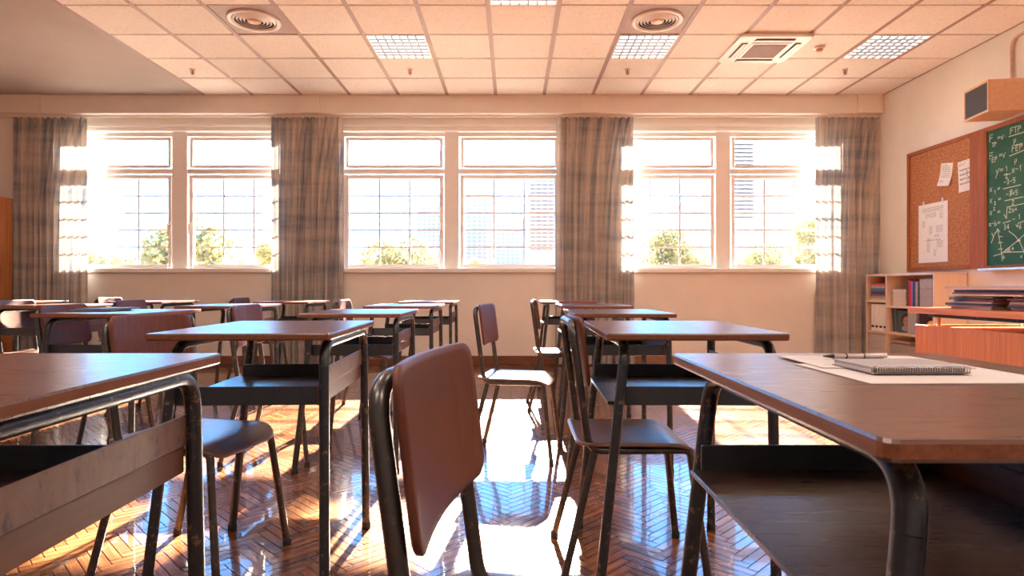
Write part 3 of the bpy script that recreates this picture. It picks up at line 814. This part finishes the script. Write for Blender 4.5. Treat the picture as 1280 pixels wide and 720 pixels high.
# far upper: lying books
z = SH_F[3]+.0005
names = ['cream', 'grey', 'rust brown', 'navy', 'blue', 'slate', 'pale blue', 'scarlet']; cc = [(.6, .5, .4), (.35, .32, .33), (.33, .10, .05), (.03, .05, .16), (.05, .14, .33), (.16, .18, .22), (.34, .42, .50), (.75, .06, .05)]
for k in range(8):
    h = .021; lyingbook('book', names[k]+' book lying in the stack in the top far compartment of the bookcase', 'book', XF+.10, 6.475+random.uniform(-.006, .006), z, .19, .25, h, cc[k], random.uniform(-.04, .04), 'lying books in the top far compartment', spine='x-'); z += h+.0006
# far middle: four binders
for k in range(4):
    y = 6.345+k*.070
    o = thing('ring_binder', ['white ring binder beside the divider in the bookcase', 'white ring binder second from the bookcase divider', 'white ring binder second from the window side of the bookcase', 'white ring binder nearest the window side of the bookcase'][k], 'binder', (0, 0, 0), 0, 'white ring binders in a row')
    z0 = SH_F[2]+.001
    b = MB(); b.box(XF, XF+.21, y-.032, y+.032, z0, z0+.285, bev=.004); b.build('cover', M['paper_white'], o)
    b = MB(); b.box(XF-.0012, XF-.0002, y-.022, y+.022, z0+.038, z0+.060); b.build('spine_label', M['rubber'], o)
# far lower: drawer box
def drawerbox(label, x0, y0, y1, z0, h, n, mat):
    o = thing('drawer_box', label, 'box', (0, 0, 0))
    b = MB(); b.box(x0+.004, x0+.24, y0, y1, z0, z0+h); b.build('case', mat, o)
    for k in range(n):
        za = z0+.004+k*(h-.004)/n; b = MB(); b.box(x0-.004, x0+.0035, y0+.004, y1-.004, za, za+(h-.004)/n-.005, bev=.0015); b.build('drawer', mat, o)
    return o
drawerbox('cream drawer box at the bottom of the far bookcase column', XF, 6.33, 6.62, SH_F[1]+.001, .245, 3, M['paper'])
# near upper
z = SH_N[3]+.0005
for k in range(6):
    h = .026 if k else .032
    lyingbook('book', 'cream book %s in the stack beside upright red and blue books' % ['lowest', 'second from below', 'third from below', 'fourth from below', 'second from the top', 'topmost'][k], 'book', XF+.10, 6.125+random.uniform(-.01, .01), z, .18, .20+.01*(k % 2), h, (.62+.03*(k % 3), .52, .43-.05*(k % 2)), random.uniform(-.03, .03), 'cream books stacked in the top near compartment', spine='x-'); z += h+.0006
y = 5.985
for (w_, h, c_, n_) in ((.016, .262, (.05, .03, .05), 'black'), (.022, .258, (.55, .02, .03), 'dark red'), (.024, .25, (.80, .03, .04), 'bright red'), (.014, .24, (.40, .30, .5), 'lilac'), (.024, .245, (.03, .05, .38), 'royal blue'), (.014, .24, (.10, .07, .09), 'plum'), (.018, .235, (.62, .34, .24), 'salmon'), (.016, .24, (.45, .40, .38), 'light grey'), (.012, .24, (.08, .12, .10), 'dark green')):
    o = thing('book', n_+' book standing upright in the top near compartment of the bookcase', 'book', (0, 0, 0), 0, 'upright books in the bookcase')
    z0 = SH_N[3]+.001; m = plain('cover', c_, .45)
    b = MB(); b.box(XF, XF+.002, y-w_, y, z0, z0+h); b.box(XF, XF+.18, y-w_, y-w_+.0018, z0, z0+h); b.box(XF, XF+.18, y-.0018, y, z0, z0+h); b.build('cover', m, o)
    b = MB(); b.box(XF+.002, XF+.176, y-w_+.0018, y-.0018, z0+.003, z0+h-.003); b.build('pages', M['paper'], o)
    y -= w_+.0012
drawerbox('grey drawer box standing in the top near compartment of the bookcase', XF, 5.62, y-.012, SH_N[3]+.001, .262, 3, M['grey'])
# near middle: leaning magazines, box, tape
z0 = SH_N[2]+.001
for k in range(4):
    yb_ = 6.225-k*.030
    o = thing('magazine', ['dark magazine leaning against the divider in the middle shelf', 'second dark magazine leaning in the middle shelf of the bookcase', 'teal dark magazine leaning in the middle shelf of the bookcase', 'magazine with a portrait cover facing out in the middle shelf'][k], 'magazine', (XF+.01, yb_, z0), 0, 'magazines leaning in the middle shelf')
    if k < 3:
        rx = Matrix.Rotation(radians(-7), 4, 'X')
        b = MB(); b.box(0, .19, -.022, -.014, .003, .235, mat=rx); b.box(0, .19, -.014, -.006, .003, .235, mat=rx); b.build('cover', plain('cover', [(.05, .05, .05), (.16, .16, .15), (.04, .10, .10)][k], .4), o)
    else:
        ang = radians(-8); R_ = Matrix.Rotation(radians(-62), 4, 'Z')
        b = MB(); b.box(-.002, .150, -.012, -.002, .001, .222, mat=R_); b.build('cover', plain('cover', (.07, .10, .11), .35), o)
        b = MB()
        def disc(cx, cz, rx_, rz_, dy, mi):
            n = 20; vs = [R_ @ Vector((cx+rx_*cos(2*pi*i/n), dy, cz+rz_*sin(2*pi*i/n))) for i in range(n)]
            b.add(vs, [tuple(range(n))], mi)
        disc(.085, .130, .052, .066, -.0122, 1); disc(.088, .115, .038, .052, -.0124, 0); disc(.088, .045, .050, .030, -.0123, 2)
        for q_ in range(2): disc(.074+q_*.028, .125, .006, .003, -.0127, 1)
        disc(.088, .088, .012, .003, -.0127, 3)
        b.build('cover_portrait', [plain('portrait_skin', (.50, .26, .18), .5), plain('portrait_hair', (.05, .03, .03), .5), plain('portrait_shirt', (.30, .34, .36), .5), plain('portrait_lips', (.45, .08, .06), .5)], o)
drawerbox('grey box file in the middle shelf beside the portrait magazine', XF, 5.845, 5.975, z0, .235, 1, M['grey'])
o = thing('book', 'dark book upright between grey box file and tape roll', 'book', (0, 0, 0))
b = MB(); b.box(XF, XF+.17, 5.805, 5.807, z0, z0+.22); b.box(XF, XF+.17, 5.829, 5.831, z0, z0+.22); b.box(XF, XF+.002, 5.807, 5.829, z0, z0+.22); b.build('cover', plain('cover', (.10, .07, .08), .5), o)
b = MB(); b.box(XF+.002, XF+.166, 5.807, 5.829, z0+.003, z0+.217); b.build('pages', M['paper'], o)
o = thing('tape_roll', 'yellow and blue tape roll standing in the middle shelf end', 'tape', (XF+.03, 5.685, z0))
b = MB(); ring = []
R1, R2 = .070, .045
vs = []; n = 32
for i in range(n):
    a = 2*pi*i/n
    for (r_, x_) in ((R1, 0), (R1, .05), (R2, .05), (R2, 0)): vs.append((x_, r_*cos(a), .0705+r_*sin(a)))
fs = []
for i in range(n):
    for k in range(4): fs.append((i*4+k, i*4+(k+1) % 4, ((i+1) % n)*4+(k+1) % 4, ((i+1) % n)*4+k))
b.add(vs, fs, 0, False); b.build('tape', plain('tape_yellow', (.85, .42, .08), .4), o)
b = MB(); b.cyl((.006, 0, .0705), .0448, .04, 28, axis='x'); b.build('core', plain('tape_blue', (.05, .16, .33), .5), o)
# near lower: grey box and magazines on it
z0 = SH_N[1]+.001
o = thing('storage_box', 'grey storage box on the lower shelf carrying magazines', 'box', (0, 0, 0))
b = MB(); b.box(XF, XF+.24, 5.86, 6.26, z0, z0+.14, bev=.003); b.build('box_body', M['grey'], o)
b = MB(); b.box(XF-.003, XF+.243, 5.857, 6.263, z0+.115, z0+.15, bev=.003); b.build('lid', M['grey'], o)
z = z0+.151
for k, (c_, n_) in enumerate((((.40, .10, .09), 'dark red'), ((.16, .12, .16), 'plum'), ((.62, .52, .5), 'pale'))):
    lyingbook('magazine', n_+' magazine lying on the grey storage box in the lower shelf', 'magazine', XF+.11, 6.07+.02*k, z, .21, .29, .009, c_, .06*(k-1), None, spine='x-'); z += .0096

# ------------------------------------------------------------------ cork board, chalkboard
xw = XR-.001
t = thing('cork_board', 'cork notice board with pinned papers left of the chalkboard', 'notice board', (0, 0, 0))
b = MB(); b.box(xw-.022, xw, 5.36, 6.37, 1.09, 2.245); b.build('cork_panel', M['cork'], t)
b = MB(); b.box(xw-.036, xw, 6.37, 6.41, 1.055, 2.28, bev=.003); b.box(xw-.036, xw, 5.354, 5.53, 1.055, 2.28, bev=.003)
b.box(xw-.036, xw, 5.53, 6.37, 2.245, 2.28, bev=.003); b.box(xw-.036, xw, 5.53, 6.37, 1.055, 1.09, bev=.003); b.build('frame', M['frame_wood'], t)
t = thing('chalkboard', 'green chalkboard covered in white formulas and a triangle graph', 'chalkboard', (0, 0, 0))
b = MB(); b.box(xw-.024, xw, 2.20, 5.335, 1.075, 2.24); b.build('writing_surface', M['board'], t)
b = MB(); b.box(xw-.036, xw, 5.335, 5.352, 1.055, 2.28, bev=.002); b.box(xw-.036, xw, 2.05, 5.335, 2.24, 2.28, bev=.003); b.box(xw-.036, xw, 2.05, 2.20, 1.055, 2.24, bev=.003); b.box(xw-.036, xw, 2.20, 5.335, 1.055, 1.075, bev=.002)
b.build('frame', M['frame_wood'], t)
b = MB(); b.box(xw-.10, xw-.001, 2.05, 5.352, 1.030, 1.052, bev=.003); b.build('chalk_tray', M['tray_metal'], t)
# handwriting: strokes in a 1x1 cell
G = {
 'F': [[(0, 0), (.05, 1), (.6, 1.02)], [(.03, .55), (.5, .58)]], 'T': [[(0, 1), (.6, 1)], [(.3, 1), (.28, 0)]], 'P': [[(0, 0), (.05, 1), (.45, .95), (.5, .65), (.05, .5)]],
 'E': [[(.5, 1), (0, 1), (0, 0), (.5, 0)], [(0, .5), (.4, .5)]], '=': [[(0, .62), (.6, .66)], [(0, .36), (.6, .4)]], 'v': [[(0, .65), (.25, 0), (.55, .75)]],
 '.': [[(.2, .35), (.24, .4)]], 'u': [[(.05, -.5), (.15, .65)], [(.12, .1), (.35, 0), (.5, .2), (.5, .65)]], 'y': [[(0, .7), (.28, .15)], [(.6, .8), (-.1, -.6)]],
 'x': [[(0, 0), (.55, .7)], [(.05, .7), (.5, 0)]], '1': [[(.1, .75), (.3, 1), (.28, 0)]], '2': [[(0, .8), (.25, 1), (.5, .75), (0, 0), (.55, .02)]],
 '3': [[(0, .95), (.3, 1), (.42, .75), (.15, .55), (.45, .3), (.25, 0), (0, .1)]], '5': [[(.5, 1), (.05, 1), (.03, .6), (.4, .6), (.45, .2), (.2, 0), (0, .1)]],
 '-': [[(0, .48), (.5, .52)]], '+': [[(0, .5), (.5, .5)], [(.25, .8), (.25, .2)]], 'a': [[(.45, .6), (.15, .6), (0, .25), (.2, 0), (.42, .2), (.45, .6), (.5, 0)]],
 'b': [[(0, 1), (.05, 0), (.4, .05), (.42, .4), (.05, .5)]], '4': [[(.35, 0), (.35, 1), (0, .35), (.55, .35)]], '6': [[(.45, 1), (.05, .4), (.15, 0), (.45, .15), (.35, .5), (.05, .35)]],
 'c': [[(.45, .6), (.1, .5), (.05, .1), (.45, .05)]], ' ': [], 'X': [[(0, 0), (.6, 1)], [(.05, 1), (.55, 0)]],
}
wr = MB(); CW = .006
def put(txt, u, v, s, sub=False):
    for ch in txt:
        for st in G[ch]:
            wr.ribbon([(u+a*s+random.uniform(-.02, .02)*s, v+b_*s+random.uniform(-.03, .03)*s) for a, b_ in st], CW*(.8 if s < .06 else 1), (xw-.0245, 5.28, 1.0), (0, -1, 0), (0, 0, 1), (-1, 0, 0))
        u += s*.78
    return u
def line(pts, w_=CW): wr.ribbon(pts, w_, (xw-.0245, 5.28, 1.0), (0, -1, 0), (0, 0, 1), (-1, 0, 0))
def UV(px, py):
    d = (xw-.0245)*F/(px-640); return (5.28-d, Z(py, d)-1.0)
def putp(txt, px, py, hpx):
    u, v = UV(px, py); d = 5.28-u; return put(txt, u, v, hpx/F*d)
putp('F', 1237, 178, 8.5); putp('TP', 1240, 184, 5); putp('=v.', 1247, 176, 7); putp('FTP', 1263, 168, 7.5); line([UV(1261, 171), UV(1280, 165), UV(1300, 158)]); putp('u', 1267, 178, 6)
putp('F', 1237, 200, 8.5); putp('EP', 1240, 203, 6); putp('=v', 1249, 198, 7); putp('FEP', 1265, 190, 7.5); line([UV(1262, 195), UV(1282, 187), UV(1300, 180)]); line([UV(1270, 182), UV(1278, 180)]); putp('u', 1268, 203, 6)
putp('y=', 1245, 218, 8); putp('1', 1257, 214, 6); line([UV(1255, 219), UV(1263, 217)]); putp('2', 1257, 223, 6); putp('x-1', 1265, 216, 7)
putp('x', 1237, 240, 7); putp('1', 1243, 242, 4); putp('=', 1247, 239, 6); putp('-3-5', 1255, 231, 6); line([UV(1254, 236), UV(1276, 231)]); putp('2', 1263, 243, 6)
putp('x', 1237, 254, 7); putp('2', 1243, 256, 4); putp('=', 1248, 252, 6); putp('-3+5', 1258, 246, 6); line([UV(1256, 251), UV(1279, 246)]); putp('2', 1265, 256, 6)
putp('x', 1237, 269, 7); putp('2', 1242, 263, 4); putp('=', 1247, 268, 6); line([UV(1255, 268), UV(1258, 273), UV(1259, 259), UV(1290, 252)]); putp('2x+', 1261, 266, 6); putp('y2-x', 1281, 263, 6)
putp('a-b=', 1236, 283, 6); line([UV(1254, 279), UV(1263, 276)]); putp('34', 1255, 287, 6); putp('-', 1266, 277, 6); putp('1', 1273, 274, 6); line([UV(1270, 281), UV(1272, 284), UV(1273, 279), UV(1281, 276)]); putp('6', 1274, 286, 6)
putp('y', 1240, 298, 9)
line([UV(1253, 326), UV(1251, 308), UV(1247, 287)]); line([UV(1245, 291), UV(1247, 286), UV(1250, 290)])
for yy in (296, 303.5, 311.5): line([UV(1248, yy), UV(1253, yy-.5)])
line([UV(1242, 320), UV(1252, 317), UV(1262, 309), UV(1273, 300), UV(1284, 290)]); line([UV(1252, 315.5), UV(1266, 315), UV(1285, 314.5)])
line([UV(1261, 289), UV(1268, 294), UV(1274, 301), UV(1279, 312), UV(1282, 322)])
for k in range(4): line([UV(1257+k*1.5, 312-k), UV(1258+k*1.5, 315)], .006); line([UV(1271+k*1.3, 302-k*.3), UV(1272+k*1.2, 300)], .006)
putp('a', 1265, 312, 4); putp('b', 1254, 323, 4.5); putp('c', 1276, 322, 4)
u_ = .62
for k, s_ in enumerate(('x2+y2=c2', 'a=3.5', '2x-4=b', 'F=a+b', 'y=5x-1', 'v=3x+2')): put(s_, .75, 1.05-k*.16, .09)
wr.build('chalk_writing', M['chalk'], t)

# papers pinned on the cork
def wallpaper(name, label, cy, cz, hw, hh, rot, seed, blocks, group=None, curl=0, pins=1):
    o = thing(name, label, 'paper', (xw-.0235, cy, cz), 0, group)
    b = MB(); n = 8; vs = []
    c_, s_ = cos(rot), sin(rot)
    def P(u, v, off):   # u to the right as seen from the room
        lift = .0006+curl*max(0, -(v/hh)*.5+.15)**2
        return Vector((-lift-off, -(u*c_-v*s_), u*s_+v*c_))
    for off in (0, .0008):
        for i in range(n+1):
            for j in range(2): vs.append(P((-hw, hw)[j], -hh+2*hh*i/n, off))
    fs = []
    for i in range(n):
        a = i*2; fs.append((a, a+1, a+3, a+2)); c2 = (n+1)*2+a; fs.append((c2, c2+2, c2+3, c2+1))
        fs += [(a, a+2, c2+2, c2), (a+1, c2+1, c2+3, a+3)]
    fs += [(0, (n+1)*2, (n+1)*2+1, 1), (n*2, n*2+1, (n+1)*2+n*2+1, (n+1)*2+n*2)]
    b.add(vs, fs, 0, False); b.build('sheet', M['paper_white'], o)
    rr = random.Random(seed); b = MB()
    for (u0, u1, v0, v1, st) in blocks:
        v = v0
        while v > v1:
            u = u0
            while u < u1-.01:
                l_ = rr.uniform(.010, .028)*(.6 if st < .012 else 1); ue = min(u+l_, u1)
                q = [P(u, v, .0013), P(ue, v, .0013), P(ue, v+st*.38, .0013), P(u, v+st*.38, .0013)]
                b.add(q, [(0, 1, 2, 3)], 0); u = ue+rr.uniform(.004, .010)
            v -= st
    b.build('writing', M['ink'], o)
    return o
p1 = wallpaper('poster_sheet', 'large white diagram sheet hung by two clips on the cork board', 6.03, 1.425, .208, .292, 0, 3,
    [(-.15, .15, .245, .20, .016), (-.10, .05, .19, .15, .016), (.10, .15, .19, .13, .014), (-.15, -.11, .12, .05, .014), (-.05, 0, .06, -.02, .014), (.05, .15, .06, 0, .014), (.03, .1, -.03, -.06, .016), (-.08, -.03, -.06, -.20, .018), (.06, .15, -.09, -.16, .014), (.02, .06, -.17, -.24, .012), (-.1, .12, -.075, -.08, .02)])
wallpaper('note_sheet', 'small curled lined note pinned above the diagram sheet', 5.845, 1.965, .080, .108, radians(-9), 5, [(-.06, .062, .075, -.04, .017), (-.06, 0, -.06, -.085, .014)], curl=.05)
wallpaper('note_sheet', 'white handwritten sheet pinned next to the chalkboard side of the cork', 5.583, 1.91, .100, .142, radians(3), 8, [(-.085, .0, .115, .09, .014), (-.08, .085, .05, -.11, .042), (.0, .03, .03, -.08, .02)])
for k, (y, z) in enumerate(((6.155, 1.728), (5.885, 1.728))):
    o = thing('binder_clip', ['white clip holding the window side corner of the diagram sheet', 'white clip holding the chalkboard side corner of the diagram sheet'][k], 'clip', (xw-.026, y, z), 0, 'clips holding the diagram sheet')
    b = MB(); b.box(-.007, -.001, -.010, .010, -.022, .022, bev=.002); b.build('jaw', M['plastic'], o)
    b = MB(); b.tube(fillet([(-.004, -.006, .020), (-.006, -.006, .052), (-.006, .006, .052), (-.004, .006, .020)], .005, 3), .0018, 6); b.build('lever', M['steel'], o)
for k, (y, z, l_) in enumerate(((5.835, 2.055, 'round pin holding the curled lined note'), (5.575, 2.040, 'round pin holding the handwritten sheet'))):
    o = MB(); o.tube([(0, 0, 0), (-.005, 0, 0), (-.009, 0, 0)], [.004, .007, .006], 12); q = o.build('push_pin', M['plastic']); q.location = (xw-.0262, y, z); tag(q, l_, 'pin', 'push pins on the cork')

# wall speaker and conduit
t = thing('wall_speaker', 'boxy orange wall speaker with dark grille above the cork board', 'speaker', (3.99, 5.06, 2.43), radians(-8))
b = MB(); b.box(-.135, .145, -.165, .165, -.130, .130, bev=.005); b.build('cabinet', M['boxorange'], t)
b = MB(); b.box(-.143, -.136, -.165, .165, -.130, -.112); b.box(-.143, -.136, -.165, .165, .112, .130); b.box(-.143, -.136, -.165, -.150, -.112, .112); b.box(-.143, -.136, .150, .165, -.112, .112); b.build('front_rim', M['boxorange'], t)
b = MB(); b.box(-.1405, -.136, -.149, .149, -.111, .111)
for k in range(18): z = -.104+k*.0122; b.box(-.142, -.1405, -.149, .149, z, z+.005)
b.build('grille', M['darkgrille'], t)
b = MB(); b.box(.146, .170, -.05, .05, -.05, .05); b.build('bracket', M['steel'], t)
b = MB(); b.tube(fillet([(XR-.014, 5.09, 2.562), (XR-.014, 5.09, 2.955), (XR-.014, 3.0, 2.985)], .09, 8), .012, 12)
o = b.build('cable_conduit', M['copper']); tag(o, 'thin pipe rising from the wall speaker and bending along the wall', 'conduit')

# wardrobe at the far left
t = thing('wardrobe', 'orange wooden wardrobe cut by the left photo edge beside the curtain', 'wardrobe', (0, 0, 0))
wx0, wx1, wy0, wy1, wz = XL+.01, X(14, 6.84), 6.35, 6.86, 1.88
b = MB(); b.box(wx0, wx1, wy0, wy1, .06, wz-.02, bev=.003); b.build('body', M['orangewood'], t)
b = MB(); b.box(wx0, wx1+.008, wy0-.022, wy1, wz-.02, wz, bev=.003); b.build('top_board', M['orangetop'], t)
b = MB(); b.box(wx0+.02, wx1-.02, wy0+.03, wy1, 0, .06); b.build('plinth', M['frame_wood'], t)
for (a, c) in ((wx0+.005, (wx0+wx1)/2-.003), ((wx0+wx1)/2+.003, wx1-.005)):
    b = MB(); b.box(a, c, wy0-.020, wy0-.001, .07, wz-.03, bev=.003); dr = b.build('door', M['orangewood'], t)
    hx = c-.04 if c < wx1-.1 else a+.04
    b = MB(); b.tube(fillet([(hx, wy0-.021, .95), (hx, wy0-.045, .95), (hx, wy0-.045, 1.08), (hx, wy0-.021, 1.08)], .01, 3), .005, 8); b.build('handle', M['steel'], dr)

# ------------------------------------------------------------------ outside
b = MB(); b.add([(-400, YW+.5, -1.2), (400, YW+.5, -1.2), (400, 600, -1.2), (-400, 600, -1.2)], [(0, 1, 2, 3)]); tag(b.build('ground_outside', M['ground']), kind='structure')
def tree(pxa, pxb, ptop, D, label, seed):
    rr = random.Random(seed); x0, x1 = X(pxa, D), X(pxb, D); cx = (x0+x1)/2; R = (x1-x0)/2; ztop = Z(ptop, D); g = -1.2
    t = thing('tree', label, 'tree', (cx, D, g), 0, 'round leafy trees outside the windows'); H = ztop-g
    b = MB(); b.tube([(0, 0, 0), (.1, 0, H*.25), (0, .1, H*.55)], [R*.09, R*.07, R*.04], 10)
    for k in range(5):
        a = k*1.26+rr.random(); b.tube([(0, 0, H*.28), (cos(a)*R*.3, sin(a)*R*.3, H*.5), (cos(a)*R*.55, sin(a)*R*.55, H*.66)], [R*.045, R*.03, R*.012], 7)
    b.build('trunk', M['trunk'], t)
    b = MB(); blobs = []
    for k in range(16):
        a = rr.uniform(0, 2*pi); q = sqrt(rr.random())*.62; hz = rr.uniform(.0, .45)
        br = R*rr.uniform(.28, .42); zz = H*(.45)+hz*(H*.55-br)*1.0/.45
        zz = min(zz, H-br-(q**2)*R*.55); blobs.append((cos(a)*q*R, sin(a)*q*R, zz, br))
    blobs.append((0, 0, H-R*.42, R*.42))
    for (bx, by, bzz, br) in blobs:
        for k in range(210):
            u = rr.uniform(-1, 1); a = rr.uniform(0, 2*pi); s_ = sqrt(1-u*u); rad = br*rr.uniform(.72, 1.06)
            p = Vector((bx+rad*s_*cos(a), by+rad*s_*sin(a), bzz+rad*u)); ls = R*rr.uniform(.035, .07)
            d1 = Vector((rr.gauss(0, 1), rr.gauss(0, 1), rr.gauss(0, 1))).normalized(); d2 = d1.orthogonal().normalized()
            b.add([p-d1*ls, p+d2*ls*.6, p+d1*ls, p-d2*ls*.6], [(0, 1, 2, 3)])
    o = b.build('foliage', M['leaf'], t)
    return t
tree(176, 306, 268, 34, 'round tree seen across the mullion of the left window', 1)
tree(70, 190, 309, 48, 'low tree at the bottom of the left window, far left pane', 2)
tree(300, 352, 300, 40, 'small tree beside the curtain at the left window edge', 3)
tree(446, 560, 291, 34, 'dome shaped tree in the left sash of the middle window', 4)
tree(575, 610, 321, 60, 'tiny treetop low in the right sash of the middle window', 5)
tree(786, 884, 279, 32, 'broad tree in the left sash of the right window', 6)
tree(918, 1000, 300, 38, 'low tree at the bottom of the right window, right sash', 7)
tree(975, 1060, 268, 30, 'tall sunlit tree beside the corner curtain, right window', 8)

def building(px0, px1, ptop, D, depth, label, cols_, rows, style, mat='bld'):
    x0, x1 = X(px0, D), X(px1, D); zt_ = Z(ptop, D); g = -1.2; W = x1-x0
    t = thing('building', label, 'building', (x0, D, g), 0, 'pale high-rise buildings outside'); H = zt_-g
    b = MB(); b.box(0, W, 0, depth, 0, H); b.build('wall', M[mat], t)
    b = MB(); b.box(-.15, W+.15, -.15, depth+.15, H, H+.5); b.build('roof', M[mat], t)
    fh = (Z(300, D)-Z(305, D)) if rows is None else H/rows
    n = int((H-1)/fh); n = min(n, int(90/cols_)); cw = W/cols_
    base = None
    for i in range(n):
        for j in range(cols_):
            z = H-.6-(i+1)*fh; x = j*cw
            if style == 'balcony' and j % 2 == 0: pass
            if base is None:
                m_ = MB(); m_.box(cw*.2, cw*.8, -.05, .1, fh*.22, fh*.78); base = m_.build('window', M['bldwin'], t); base.location = (x, 0, z)
            else:
                c_ = base.copy(); C.objects.link(c_); c_.location = (x, 0, z); c_.parent = t
    if style in ('balcony', 'rib'):
        m_ = MB()
        bb = None
        for i in range(n):
            z = H-.6-(i+1)*fh
            if bb is None:
                m_.box((W*.45 if style == 'balcony' else -W*.04), W*1.04, -.7, 0, -.1, fh*.38); bb = m_.build('balcony', M['bld2'], t); bb.location = (0, 0, z)
            else:
                c_ = bb.copy(); C.objects.link(c_); c_.location = (0, 0, z); c_.parent = t
    return t
building(522, 551, 255, 150, 18, 'slab tower at the right of the middle window left sash', 5, None, 'grid')
building(583, 616, 246, 140, 18, 'tower at the left edge of the middle window right sash', 5, None, 'grid')
building(620, 656, 277, 120, 18, 'lower office block in the middle window right sash', 6, None, 'grid')
building(662, 700, 222, 170, 18, 'tall tower at the right edge of the middle window', 5, None, 'rib', 'bld2')
building(866, 896, 249, 110, 14, 'tower with stepped balconies in the right window left sash', 4, None, 'balcony', 'bld2')
building(910, 943, 120, 90, 12, 'tall ribbed tower in the right window, right sash', 3, None, 'rib', 'bld2')
building(946, 990, 262, 160, 18, 'plain glassy block behind trees in the right window', 6, None, 'grid')
building(1000, 1060, 130, 120, 18, 'tall gridded tower above the tree beside the corner curtain', 7, None, 'grid')
building(322, 352, 284, 130, 18, 'low apartment block at the right edge of the left window', 4, None, 'grid')

# ------------------------------------------------------------------ light
wd = bpy.data.worlds.new('World'); bpy.context.scene.world = wd; wd.use_nodes = True
nt = wd.node_tree; nt.nodes.clear()
out = N(nt, 'ShaderNodeOutputWorld'); bg = N(nt, 'ShaderNodeBackground', Strength=1.0)
tc = N(nt, 'ShaderNodeTexCoord'); sp = N(nt, 'ShaderNodeSeparateXYZ'); L(nt, tc.outputs['Generated'], sp.inputs[0])
cr = ramp(nt, sp.outputs['Z'], [(0, (.13, .44, .85)), (.12, (.10, .42, .92)), (.5, (.12, .38, .9)), (1, (.10, .30, .9))])
L(nt, cr, bg.inputs['Color']); bg.inputs['Strength'].default_value = 3.3
L(nt, bg.outputs[0], out.inputs[0])
SUN_EL, SUN_AZ = radians(26.5), radians(3.2)
sd = bpy.data.lights.new('sun', 'SUN'); sd.energy = 40; sd.angle = radians(.9); sd.color = (1, .86, .68)
so = bpy.data.objects.new('sun', sd); C.objects.link(so)
dirv = Vector((-sin(SUN_AZ)*cos(SUN_EL), -cos(SUN_AZ)*cos(SUN_EL), -sin(SUN_EL)))
so.rotation_euler = dirv.to_track_quat('-Z', 'Y').to_euler(); so.location = (3, 20, 12)
# daylight portals in the three window openings
for q in WIN:
    ld = bpy.data.lights.new('window_portal', 'AREA'); ld.shape = 'RECTANGLE'; ld.size = q['x1']-q['x0']; ld.size_y = 1.6; ld.cycles.is_portal = True
    lo = bpy.data.objects.new('window_portal', ld); C.objects.link(lo); lo.location = ((q['x0']+q['x1'])/2, YW+.28, 1.9); lo.rotation_euler = (radians(-90), 0, 0)
# fill lamps added under the unseen fixtures to brighten the room
for (x, y) in lamps:
    if y > 3: continue
    ld = bpy.data.lights.new('fill_lamp', 'AREA'); ld.shape = 'SQUARE'; ld.size = .46; ld.energy = 8; ld.color = (1, .86, .74)
    lo = bpy.data.objects.new('fill_lamp', ld); C.objects.link(lo); lo.location = (x, y, ZC-.016)

# ------------------------------------------------------------------ camera and view
cd = bpy.data.cameras.new('camera'); co = bpy.data.objects.new('camera', cd); C.objects.link(co)
cd.sensor_width = 36; cd.lens = F/1280*36; co.location = (0, 0, CH); co.rotation_euler = (radians(90), 0, 0); cd.clip_start = .02; cd.clip_end = 2000
cd.dof.use_dof = True; cd.dof.focus_distance = 1.6; cd.dof.aperture_fstop = 11
sc = bpy.context.scene; sc.camera = co
sc.view_settings.view_transform = 'Standard'; sc.view_settings.look = 'None'; sc.view_settings.gamma = 1; sc.view_settings.use_curve_mapping = False
sc.view_settings.exposure = 1.8
sc.cycles.use_denoising = True
sc.cycles.caustics_reflective = False; sc.cycles.caustics_refractive = False
sc.cycles.max_bounces = 10; sc.cycles.diffuse_bounces = 6; sc.cycles.glossy_bounces = 4; sc.cycles.transparent_max_bounces = 16
sc.cycles.sample_clamp_indirect = 8
